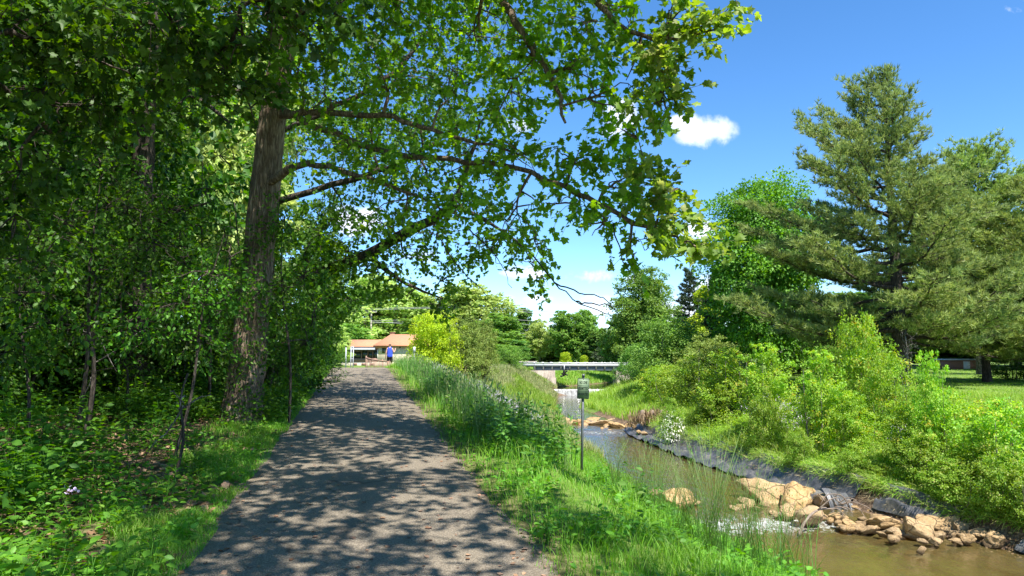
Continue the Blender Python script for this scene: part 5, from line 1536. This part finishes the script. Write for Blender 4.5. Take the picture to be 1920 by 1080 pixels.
n = 42000
y = near_y(n, 2.8, 44, 1.25); s = rng.random(n) ** 1.3 * np.interp(y, [3, 20, 24, 44], [1.3, 1.6, 3.5, 9]) - .14
s += .14 * (vnoise(s * 0, y, .45, 13) - .5)
x = xpath(y) - 1.5 - s; z = T(x, y)
patch = vnoise(x, y, .6, 14)
ok = (patch > np.interp(s, [.25, .6], [.22, .6])) | (y > 18); x, y, z, s, patch = x[ok], y[ok], z[ok], s[ok], patch[ok]
h = (.07 + .15 * patch + np.interp(y, [14, 26, 40], [0, .25, .4]) * rng.uniform(.4, 1.1, len(x))) * np.clip((s + .25) / .4, .4, 1)
MB_ = MB(); blades(MB_, np.stack([x, y, z - .01], 1), h, np.interp(y, [3, 10, 25, 45], [.006, .008, .016, .026]), rng.uniform(.3, .8, len(x)), np.clip(rng.random(len(x)) * .8 + .2 * patch, 0, 1))
MB_.obj('verge_grass', M['grass'], kind='stuff', label='grass strip along the left edge of the path')

# dead leaves on the left
n = 9000
y = near_y(n, 2.8, 20, 1.3); x = xpath(y) - 1.5 - rng.random(n) * np.interp(y, [3, 20], [5, 9]); z = T(x, y) + rng.uniform(.0, .03, n)
MB_ = MB(); leaves(MB_, np.stack([x, y, z], 1), rng.normal(size=(n, 3)) * [1, 1, .25], np.array([0, 0, 1.]) + rng.normal(size=(n, 3)) * .35, rng.uniform(.05, .11, n), LOBE)
MB_.obj('leaf_litter', M['litter'], kind='stuff', label='dead leaves strewn on the ground left of the path')
# bits fallen on the path
n = 800
y = near_y(n, 3.5, 30, 1.4); x = xpath(y) + np.where(rng.random(n) < .55, np.sign(rng.normal(size=n)) * (1.5 - rng.random(n) ** 2 * 1.0), rng.uniform(-1.4, 1.4, n)); z = zpath(y) + .022
MB_ = MB(); leaves(MB_, np.stack([x, y, z], 1), rng.normal(size=(n, 3)) * [1, 1, .12], np.array([0, 0, 1.]) + rng.normal(size=(n, 3)) * .2, rng.uniform(.02, .055, n), LOBE)
MB_.obj('leaf_litter', M['litter'], kind='stuff', label='small dry leaf scraps lying on the asphalt')

# meadow between the path and the stream, far
n = 60000
y = rng.uniform(34, 92, n) ** 1.0; xt_ = xtop(y) - 2.5; xl = np.interp(y, *LW)
x = xt_ + (xl - xt_) * rng.random(n); ok = x > xpath(y) + 4.5; x, y = x[ok], y[ok]
z = T(x, y); dry = vnoise(x, y, 5, 51) * .7 + vnoise(x, y, 1.4, 52) * .3
h = (.3 + .5 * vnoise(x, y, 2.2, 53)) * rng.uniform(.5, 1.2, len(x))
m_ = dry > .47
w2 = np.interp(y, [34, 90], [.03, .06])
MB_ = MB(); blades(MB_, np.stack([x, y, z], 1)[m_], h[m_], w2[m_], rng.uniform(.2, .6, m_.sum()), rng.random(m_.sum()), segs=2); MB_.obj('meadow_grass', M['meadow'], kind='stuff', label='pale dry meadow grass between the path and the stream')
m_ = ~m_
MB_ = MB(); blades(MB_, np.stack([x, y, z], 1)[m_], h[m_], w2[m_], rng.uniform(.2, .6, m_.sum()), rng.random(m_.sum()), segs=2); MB_.obj('meadow_grass', M['bankgrass'], kind='stuff', label='fresh green meadow grass between the path and the stream')
# lilac flowers in the meadow and on the banks
n = 1500
y = rng.uniform(27, 42, n); x = xpath(y) + 1.5 + rng.uniform(2.6, 6, n) + rng.normal(size=n) * .3
ok = vnoise(x, y, 1.4, 61) > .58; x, y = x[ok], y[ok]; n = len(x)
hh = rng.uniform(.5, .9, n); z = T(x, y) + hh
MB_ = MB(); P3 = np.stack([x, y, z], 1); leaves(MB_, np.repeat(P3, 5, 0) + rng.normal(size=(n * 5, 3)) * .05, unit(n * 5), unit(n * 5), .045, LOBE)
MB_.obj('wildflowers', M['lilac'], kind='stuff', label='pale lilac wildflowers at the foot of the verge')
n = 2600
y = rng.uniform(17, 40, n); x = np.interp(y, *RW) + rng.uniform(2.0, 4.6, n)
ok = vnoise(x, y, 1.6, 62) > .66; x, y = x[ok], y[ok]; n = len(x); z = T(x, y) + rng.uniform(.6, 1.2, n)
MB_ = MB(); leaves(MB_, np.repeat(np.stack([x, y, z], 1), 4, 0) + rng.normal(size=(n * 4, 3)) * .05, unit(n * 4), unit(n * 4), .045, LOBE)
MB_.obj('wildflowers', M['lilac'], kind='stuff', label='pale lilac wildflowers among the right bank shrubs')

# right bank grass
n = 120000
y = near_y(n, 10, 90, 1.5); d_ = .35 + rng.random(n) * np.interp(y, [10, 30, 90], [9, 10, 9]); x = np.interp(y, *RW) + d_ + .15
z = T(x, y); pt = vnoise(x, y, 1.8, 71)
h = (.18 + .5 * pt + np.interp(y, [30, 50, 86], [0, .3, .35])) * rng.uniform(.5, 1.25, n) * np.clip(1.25 - d_ / 14, .5, 1)
MB_ = MB(); blades(MB_, np.stack([x, y, z - .02], 1), h, np.interp(y, [10, 20, 45, 90], [.010, .014, .028, .055]), rng.uniform(.25, .9, n), np.clip(rng.random(n) * .8 + .25 * pt, 0, 1))
MB_.obj('bank_grass', M['bankgrass'], kind='stuff', label='lush bright grass covering the right bank')
herbs('herbs', 3600, lambda y, n: np.interp(y, *RW) + 1.0 + rng.random(n) * 6.0, 'shrub', .25, .7, .09, 'bright leafy herbs tangled in the right bank grass', y0=13, y1=46, p=1.3, nl=11, cond=lambda x, y: vnoise(x, y, 1.6, 72) > .4)
# overhang of dry roots and grass at the cut bank
n = 5000
y = near_y(n, 12, 48, 1.3); d_ = rng.uniform(.3, .8, n); x = np.interp(y, *RW) + d_
ok = vnoise(x * 0, y, 1.1, 81) > .3; x, y, d_ = x[ok], y[ok], d_[ok]; n = len(x)
z = T(x, y) + .1
MB_ = MB()
th = np.pi + rng.normal(size=n) * .7
D = np.stack([np.cos(th), np.sin(th), rng.uniform(-1.6, .1, n)], 1)
leaves(MB_, np.stack([x, y, z], 1), D, np.stack([-np.ones(n), -np.ones(n) * .6, np.ones(n) * .7], 1) + rng.normal(size=(n, 3)) * .3, rng.uniform(.10, .32, n), (np.array([[-.5, 0, 0], [.5, 0, 0], [.3, .6, .12], [-.3, .6, .12], [0, 1, .1]]), np.array([[0, 1, 2], [0, 2, 3], [3, 2, 4]])), asp=.05)
MB_.obj('dry_roots', M['dry'], kind='stuff', label='dry roots and dead grass hanging from the undercut bank')
n = 16000
y = near_y(n, 12, 50, 1.35); d_ = rng.uniform(.55, 1.1, n); x = np.interp(y, *RW) + d_
z = T(x, y) + .08; th = np.pi + rng.normal(size=n) * .8
MB_ = MB()
leaves(MB_, np.stack([x, y, z], 1), np.stack([np.cos(th), np.sin(th), rng.uniform(-.9, .9, n)], 1), np.stack([-np.ones(n) * .4, -np.ones(n) * .4, np.ones(n)], 1) + rng.normal(size=(n, 3)) * .3, rng.uniform(.15, .42, n), (np.array([[-.5, 0, 0], [.5, 0, 0], [.4, .55, .1], [-.4, .55, .1], [0, 1, -.15]]), np.array([[0, 1, 2], [0, 2, 3], [3, 2, 4]])), asp=.06)
MB_.obj('overhanging_grass', M['bankgrass'], kind='stuff', label='green grass flopping over the lip of the undercut bank')
# gravel at the right foot
n = 1600
y = np.concatenate([near_y(1100, 13, 24, 1.2), rng.uniform(40, 50, 500)]); x = np.interp(y, *RW) + rng.uniform(-.7, .5, n); z = np.maximum(T(x, y), zwater(y) - .03)
ico = bmesh.new(); bmesh.ops.create_icosphere(ico, subdivisions=1, radius=1); IV = np.array([v.co for v in ico.verts]); IF = np.array([[v.index for v in f.verts] for f in ico.faces]); ico.free()
S_ = rng.uniform(.02, .075, (n, 1, 1)) * rng.uniform(.6, 1.3, (n, 1, 3)) * [1, 1, .6]
V = np.stack([x, y, z], 1)[:, None] + IV[None] * S_ * (1 + .25 * rng.normal(size=(n, 12, 1)).clip(-1, 1))
MB().add(V.reshape(-1, 3), (IF[None] + (np.arange(n) * 12)[:, None, None]).reshape(-1, 3)).obj('gravel', M['rock'], kind='stuff', label='loose gravel and pebbles along the foot of the right bank')

# far lawn and field grass under and beyond the bridge, sparse short
n = 45000
y = rng.uniform(90, 135, n); x = rng.uniform(-2, 24, n); xr_ = np.interp(y, *RW); xl_ = np.interp(y, *LW); ok = (x < xl_ - .1) | (x > xr_ + .1); x, y = x[ok], y[ok]
MB_ = MB(); blades(MB_, np.stack([x, y, T(x, y)], 1), rng.uniform(.25, .6, len(x)), .08, rng.uniform(.2, .7, len(x)), rng.random(len(x)), segs=2); MB_.obj('field_grass', M['bankgrass'], kind='stuff', label='sunny green field seen under the footbridge')
n = 50000
y = near_y(n, 26, 85, 1.3); x = np.interp(y, *RW) + 9 + rng.random(n) * np.interp(y, [26, 85], [16, 48])
MB_ = MB(); blades(MB_, np.stack([x, y, T(x, y)], 1), rng.uniform(.04, .10, n), np.interp(y, [26, 85], [.02, .05]), rng.uniform(.3, .9, n), rng.uniform(.2, .8, n), segs=2); MB_.obj('lawn_grass', M['bankgrass'], kind='stuff', label='mown lawn under the pines')

# individual weeds that stand out -------------------------------------------------
def weed(px, py, Y, h, n, ls, label, mat='tallgrass', name='tall_weed', tpl=OVAL, asp=.6, stems=1, spread=.05):
    b = at(px, py, Y); b[2] = T(b[0], Y)
    o = thing(name, b, label, 'plant')
    smb = MB(); lmb = MB()
    for s in range(stems):
        e = np.array([rng.normal() * .06, rng.normal() * .06, h * rng.uniform(.75, 1.05)]); st = rng.normal(size=3) * [spread, spread, 0]
        tubes(smb, spline([st, st + e * .5 + [.02, 0, 0], st + e], 8), np.linspace(.008, .003, 8), 5)
        t_ = rng.uniform(.15, 1, n); th = np.arange(n) * 2.4
        tip = np.stack([np.cos(th), np.sin(th), .5 + rng.normal(size=n) * .3], 1)
        leaves(lmb, st + e * t_[:, None], tip, np.tile([0, 0, 1.], (n, 1)) + rng.normal(size=(n, 3)) * .3, ls * (1.2 - .6 * t_) * rng.uniform(.8, 1.2, n), tpl, asp=asp)
    smb.obj('stem', M[mat], o, smooth=True); lmb.obj('leaves', M[mat], o)
    return o


weed(947, 800, 15, 1.0, 26, .18, 'broad leaved dark weed standing taller than the verge grass', asp=1.0)
weed(1045, 840, 12.5, 1.0, 34, .13, 'dark bushy weed clump just left of the warning sign', stems=7, spread=.18, asp=.7)
weed(985, 810, 14.3, .95, 30, .13, 'leafy weed between the broad leaved one and the sign clump', stems=6, spread=.2, asp=.7)
weed(1035, 850, 12.8, .75, 26, .12, 'lower leafy weed in front of the dark clump by the sign', stems=6, spread=.2)
weed(1138, 880, 12.2, .4, 26, .12, 'bright leafy clump at the foot of the warning sign', mat='herb', stems=7, spread=.2)
weed(298, 1000, 5.6, .38, 16, .14, 'small upright plant with narrow leaves near the left path edge', mat='herb', asp=.35)
weed(365, 830, 9.6, .7, 20, .16, 'bright young weed catching the sun before the big trunk', mat='herb')
weed(322, 900, 8, .5, 16, .14, 'sunlit weed left of the leaf litter patch', mat='herb', stems=2)
weed(60, 1040, 4.9, .42, 14, .15, 'yellow green weed in the bottom left corner', mat='herb', stems=3, spread=.12)
w_ = weed(128, 960, 6.6, .5, 10, .09, 'weed with a pale lilac blossom in the left undergrowth', mat='herb', name='flowering_weed')
mb = MB(); leaves(mb, np.array([[0, 0, .5]]) + rng.normal(size=(14, 3)) * .025, unit(14), unit(14), .028, LOBE); mb.obj('blossom', M['lilac'], w_)


def tuft(px, py, Y, n, h, label, w=.006):
    b = at(px, py, Y); b[2] = T(b[0], Y)
    o = thing('grass_tuft', b, label, 'grass tuft', 'wispy grass tufts by the water')
    mb = MB(); P_ = rng.normal(size=(n, 3)) * [.16, .16, 0]
    hh = rng.uniform(.45, 1.1, n) * h
    blades(mb, P_, hh, w, rng.uniform(.2, .75, n), rng.uniform(.0, .7, n), segs=5)
    mb.obj('blades', M['tallgrass'], o)
    mb = MB()
    k = n // 4; th = rng.random(k) * 6.28; ln = rng.uniform(.1, .35, k) * h; hz_ = rng.uniform(.8, 1.25, k) * h
    st = np.stack([rng.normal(size=(k, 3)) * [.1, .1, 0], np.stack([np.cos(th) * ln * .4, np.sin(th) * ln * .4, hz_ * .6], 1), np.stack([np.cos(th) * ln, np.sin(th) * ln, hz_], 1)], 1)
    tubes(mb, st, np.tile([.0025, .002, .0012], (k, 1)), 3, a=.9)
    P_ = np.repeat(st[:, 2], 4, 0) + rng.normal(size=(k * 4, 3)) * [.025, .025, .06] - [0, 0, .06]
    leaves(mb, P_, rng.normal(size=(k * 4, 3)) * .3 + [0, 0, 1], unit(k * 4), .03, RHOMB, rng.uniform(.6, 1, k * 4), asp=.4)
    mb.obj('seed_stalks', M['tallgrass'], o)


for q_ in [(1340, 1060, 7.0, 130, 1.1, 'dark wispy grass tuft before the rapids'), (1410, 1070, 7.2, 130, 1.0, 'tall wispy grass tuft nearest the water at the bottom'), (1290, 1030, 8.0, 120, 1.0, 'wispy tuft left of the rapids'), (1480, 1080, 7.6, 110, .9, 'rightmost wispy grass tuft at the bottom edge'),
           (1230, 960, 9.4, 110, .9, 'grass tuft hiding the near bank boulder'), (1150, 900, 11.5, 100, .8, 'grass tuft right of the warning sign'), (1200, 930, 10.4, 100, .85, 'grass tuft midway between the sign and the rapids')]:
    tuft(*q_)
# root clump and driftwood
b = at(1222, 798, 46); o = thing('root_clump', (b[0] + .1, 46, float(T(b[0] + .1, 46))), 'shaggy brown root clump where the rock ledge meets the bank', 'root clump')
mb = MB(); n = 700
P3 = rng.normal(size=(n, 3)) * [.75, .3, .18] + [0, 0, .55]
leaves(mb, P3, np.stack([rng.normal(size=n) * .25, -np.abs(rng.normal(size=n)) * .4, -np.ones(n)], 1), unit(n), rng.uniform(.3, .8, n), RHOMB, asp=.09); mb.obj('roots', M['dry'], o)
mb = MB()
for dx in (-.7, -.1, .55): tubes(mb, spline([[dx, .1, 0], [dx + .1, 0, .35], [dx, .1, .75]], 6), np.array([.28, .34, .3, .26, .2, .1]), 9, bump=.4)
mb.obj('stump', M['wood'], o, smooth=True)
b = at(1575, 975, 22.8); o = thing('driftwood', (b[0], 22.6, -3.3), 'tangle of driftwood twigs caught on the midstream boulders', 'driftwood')
mb = MB()
for k in range(16):
    p_ = rng.normal(size=3) * [.25, .15, .08] + [0, 0, .3]; q_ = p_ + np.array([rng.normal() * .5, -.1 + rng.normal() * .2, rng.normal() * .22])
    tubes(mb, curved_to(p_, q_, 9, .25), np.linspace(.022, .008, 9), 5)
mb.obj('twigs', M['wood'], o, smooth=True)
b = at(1505, 990, 21.5); o = thing('dead_branch', (b[0], 21.3, -3.3), 'thick dead branch leaning from the water onto the boulders', 'branch')
mb = MB(); tubes(mb, spline([[-.25, -.1, -.25], [0, 0, .15], [.45, .2, .42], [1.0, .3, .45]], 14), np.linspace(.05, .02, 14), 7, bump=.2)
tubes(mb, spline([[.45, .2, .42], [.8, .1, .75], [1.1, .2, .8]], 8), np.linspace(.025, .008, 8), 5); mb.obj('wood', M['wood'], o, smooth=True)
# dead stalks near the walker's side
b = at(850, 690, 40); b[2] = T(b[0], 40); o = thing('dead_stalks', b, 'bare dead stalks in the grass below the yellow green shrub', 'dead plant')
mb = MB()
for k in range(22):
    p_ = rng.normal(size=3) * [.55, .3, 0]; tubes(mb, curved_to(p_, p_ + [rng.normal() * .3, 0, rng.uniform(.7, 1.4)], 6, .02), np.linspace(.014, .006, 6), 4)
mb.obj('stalks', M['dry'], o)

# ------------------------------------------------------------------ the walker
def skin_body(name, verts, edges, radii, mat, parent=None, sub=2, root=0):
    me = bpy.data.meshes.new(name); me.from_pydata([tuple(v) for v in verts], edges, [])
    o = bpy.data.objects.new(name, me); COL.objects.link(o)
    sm = o.modifiers.new('s', 'SKIN'); sm.use_smooth_shade = True
    for i, r in enumerate(radii):
        me.skin_vertices[0].data[i].radius = (r, r) if np.isscalar(r) else r
    me.skin_vertices[0].data[root].use_root = True
    if sub: o.modifiers.new('d', 'SUBSURF').levels = sub
    dg = bpy.context.evaluated_depsgraph_get(); dg.update()
    m2 = bpy.data.meshes.new_from_object(o.evaluated_get(dg))
    m2.materials.clear(); m2.materials.append(mat)
    m2.polygons.foreach_set('use_smooth', np.ones(len(m2.polygons), bool))
    bpy.data.objects.remove(o); bpy.data.meshes.remove(me); m2.name = name
    return link(name, m2, parent)


WY = 46.0
wb = at(730.5, 690, WY)
wz = at(730, 647.5, WY)[2] - 1.76
wlk = thing('person', (wb[0], WY, float(zpath(WY)) + .01), 'walker in blue sleeveless shirt and black shorts seen from behind, right hand raised', 'person')
wlk.scale = (1, 1, 1)
V = [(0, 0, .95), (0, .01, 1.10), (0, .01, 1.28), (0, .0, 1.42), (0, -.01, 1.50), (0, -.01, 1.56),   # 0-5 pelvis..neck
     (0, .015, 1.62), (0, .01, 1.70),    # 6,7 head
     (-.17, 0, 1.42), (-.235, -.02, 1.14), (-.27, .04, .90), (-.275, .06, .84),   # 8-11 left arm
     (.17, 0, 1.42), (.26, -.02, 1.17), (.30, .17, 1.30), (.305, .21, 1.37),       # 12-15 right arm bent up
     (-.09, 0, .88), (-.10, -.06, .50), (-.10, .02, .10), (-.105, .13, .05),       # 16-19
     (.09, 0, .88), (.10, .10, .50), (.10, -.06, .12), (.105, .03, .05)]
E = [(0, 1), (1, 2), (2, 3), (3, 4), (4, 5), (5, 6), (6, 7), (3, 8), (8, 9), (9, 10), (10, 11), (3, 12), (12, 13), (13, 14), (14, 15), (0, 16), (16, 17), (17, 18), (18, 19), (0, 20), (20, 21), (21, 22), (22, 23)]
R = [(.155, .11), (.14, .10), (.16, .11), (.15, .09), .06, .055, (.085, .095), (.08, .09), .06, .045, .03, .028, .06, .045, .03, .028, .088, .058, .04, .035, .088, .058, .04, .035]
for si, w in ((-1, 11), (1, 15)):
    for f_ in range(5):
        p0 = np.array(V[w]); d = np.array([0, .02, -1]) if si < 0 else np.array([0, .35, .9]); d = norm(d)
        o1 = p0 + np.array([(f_ - 2) * .014, .012, 0]) + d * .03
        L = [.05, .075, .08, .075, .06][f_]
        i = len(V); V += [tuple(o1), tuple(o1 + d * L * .6), tuple(o1 + d * L + [0, .02, 0])]; R += [.011, .009, .007]
        E += [(w, i), (i, i + 1), (i + 1, i + 2)]
skin_body('body', V, E, R, M['skin'], wlk)
skin_body('shirt', [(0, .0, .80), (0, .01, 1.05), (0, .01, 1.28), (0, .0, 1.43), (-.11, 0, 1.52), (.11, 0, 1.52)], [(0, 1), (1, 2), (2, 3), (3, 4), (3, 5)], [(.21, .16), (.19, .145), (.195, .14), (.17, .115), .055, .055], M['blue'], wlk)
skin_body('shorts', [(0, 0, 1.0), (-.09, 0, .86), (-.10, -.03, .58), (.09, 0, .86), (.10, .05, .58)], [(0, 1), (1, 2), (0, 3), (3, 4)], [(.17, .125), .108, .10, .108, .10], M['black'], wlk)
skin_body('hair', [(0, .0, 1.66), (0, -.01, 1.715)], [(0, 1)], [(.125, .135), (.115, .125)], M['hair'], wlk)
for s, q_ in ((-1, (-.105, .10, .045)), (1, (.105, -.0, .05))):
    skin_body('shoe', [(q_[0], q_[1] - .11, q_[2]), (q_[0], q_[1] + .09, q_[2] - .01)], [(0, 1)], [(.045, .045), (.042, .035)], M['shoe'], wlk)

# ------------------------------------------------------------------ camera, sun, sky
cam = bpy.data.cameras.new('camera'); co_ = bpy.data.objects.new('camera', cam); COL.objects.link(co_)
cam.sensor_width = 36; cam.lens = 36 * F / 1920; cam.clip_end = 5000; cam.clip_start = .05
co_.location = (0, 0, CAMZ); co_.rotation_euler = (math.pi / 2 + PITCH, 0, 0)
SC.camera = co_

EL, AZ = math.radians(60), math.radians(150)      # azimuth clockwise from +Y
sd = Vector((math.sin(AZ) * math.cos(EL), math.cos(AZ) * math.cos(EL), math.sin(EL)))
sun = bpy.data.lights.new('sun', 'SUN'); sun.energy = 4.6; sun.angle = math.radians(.53); sun.color = (1, .955, .88)
so = bpy.data.objects.new('sun', sun); COL.objects.link(so); so.rotation_euler = sd.to_track_quat('Z', 'Y').to_euler(); so.location = (20, -30, 60)

wd_ = bpy.data.worlds.new('World'); SC.world = wd_; wd_.use_nodes = True
t = NT(wd_.node_tree); bg = t.N['Background']
sky = t.n('ShaderNodeTexSky'); sky.sky_type = 'NISHITA'; sky.sun_disc = False; sky.sun_elevation = EL; sky.sun_rotation = AZ
sky.air_density = .85; sky.dust_density = 0; sky.ozone_density = 3.0; sky.altitude = 900
hs = t.n('ShaderNodeHueSaturation'); hs.inputs['Saturation'].default_value = 1.22; hs.inputs['Value'].default_value = 1.0
t.l(sky.outputs[0], hs.inputs['Color'])
tc = t.n('ShaderNodeTexCoord'); sx_ = t.n('ShaderNodeSeparateXYZ'); t.l(tc.outputs['Generated'], sx_.inputs[0])
yy = t.math('MAXIMUM', sx_.outputs[1], .02)
u_ = t.math('DIVIDE', sx_.outputs[0], yy); v_ = t.math('DIVIDE', sx_.outputs[2], yy)
cb = t.n('ShaderNodeCombineXYZ'); t.l(u_, cb.inputs[0]); t.l(v_, cb.inputs[2])
nz = t.noise(cb.outputs[0], 17, 8, .62, .2); nz2 = t.noise(cb.outputs[0], 5, 4, .5)
clouds = [(1315, 245, 78, 42, 1), (1270, 232, 45, 22, .9), (1165, 215, 62, 42, .95), (980, 235, 48, 22, .8), (1308, 430, 52, 26, 1), (665, 412, 90, 40, 1), (985, 512, 62, 20, .8), (1105, 520, 75, 20, .7), (1180, 524, 34, 12, .55), (952, 557, 26, 10, .8),
          (1120, 572, 66, 34, .9), (1055, 592, 44, 14, .7), (1270, 590, 70, 45, .85), (1320, 540, 55, 34, .8), (1150, 240, 40, 26, .7), (1010, 560, 40, 12, .6), (1210, 545, 50, 18, .6), (1900, 14, 60, 14, .42), (200, 260, 200, 60, .8), (790, 480, 60, 22, .5), (1600, 640, 300, 30, .6)]
acc = None
for (px, py, rx, ry, s) in clouds:
    d_ = at(px, py, 1.0) - [0, 0, CAMZ]
    a_ = t.math('DIVIDE', t.math('SUBTRACT', u_, float(d_[0])), rx / F)
    b_ = t.math('DIVIDE', t.math('SUBTRACT', v_, float(d_[2])), ry / F)
    r2 = t.math('ADD', t.math('MULTIPLY', a_, a_), t.math('MULTIPLY', b_, b_))
    m_ = t.math('MULTIPLY', t.math('SUBTRACT', 1.0, r2, clamp=True), s)
    acc = m_ if acc is None else t.math('MAXIMUM', acc, m_)
den = t.math('ADD', acc, t.math('MULTIPLY', t.math('SUBTRACT', nz, .52), 2.8))
mask = t.n('ShaderNodeMapRange'); mask.interpolation_type = 'SMOOTHSTEP'; mask.inputs[1].default_value = .18; mask.inputs[2].default_value = 1.0
t.l(den, mask.inputs[0])
gate = t.math('MULTIPLY', t.math('MULTIPLY', mask.outputs[0], t.math('GREATER_THAN', acc, .001)), t.math('MULTIPLY', acc, 3.0, clamp=True))
gate = t.math('MULTIPLY', gate, t.math('GREATER_THAN', sx_.outputs[1], .03))
cc = t.ramp(nz2, [(.3, (4.6, 4.9, 5.7)), (.6, (5.9, 6.0, 6.3))])
t.l(t.mix(t.math('MULTIPLY', gate, .93), hs.outputs[0], cc), bg.inputs[0])
bg.inputs[1].default_value = .12

vs = SC.view_settings; vs.view_transform = 'Standard'; vs.look = 'None'; vs.gamma = 1; vs.exposure = 1.25; vs.use_curve_mapping = False
SC.render.engine = 'CYCLES'
SC.cycles.max_bounces = 7; SC.cycles.diffuse_bounces = 3; SC.cycles.transmission_bounces = 5; SC.cycles.glossy_bounces = 2; SC.cycles.transparent_max_bounces = 6
SC.cycles.use_denoising = True
for p_ in list(bpy.data.meshes):
    if p_.users == 0: bpy.data.meshes.remove(p_)
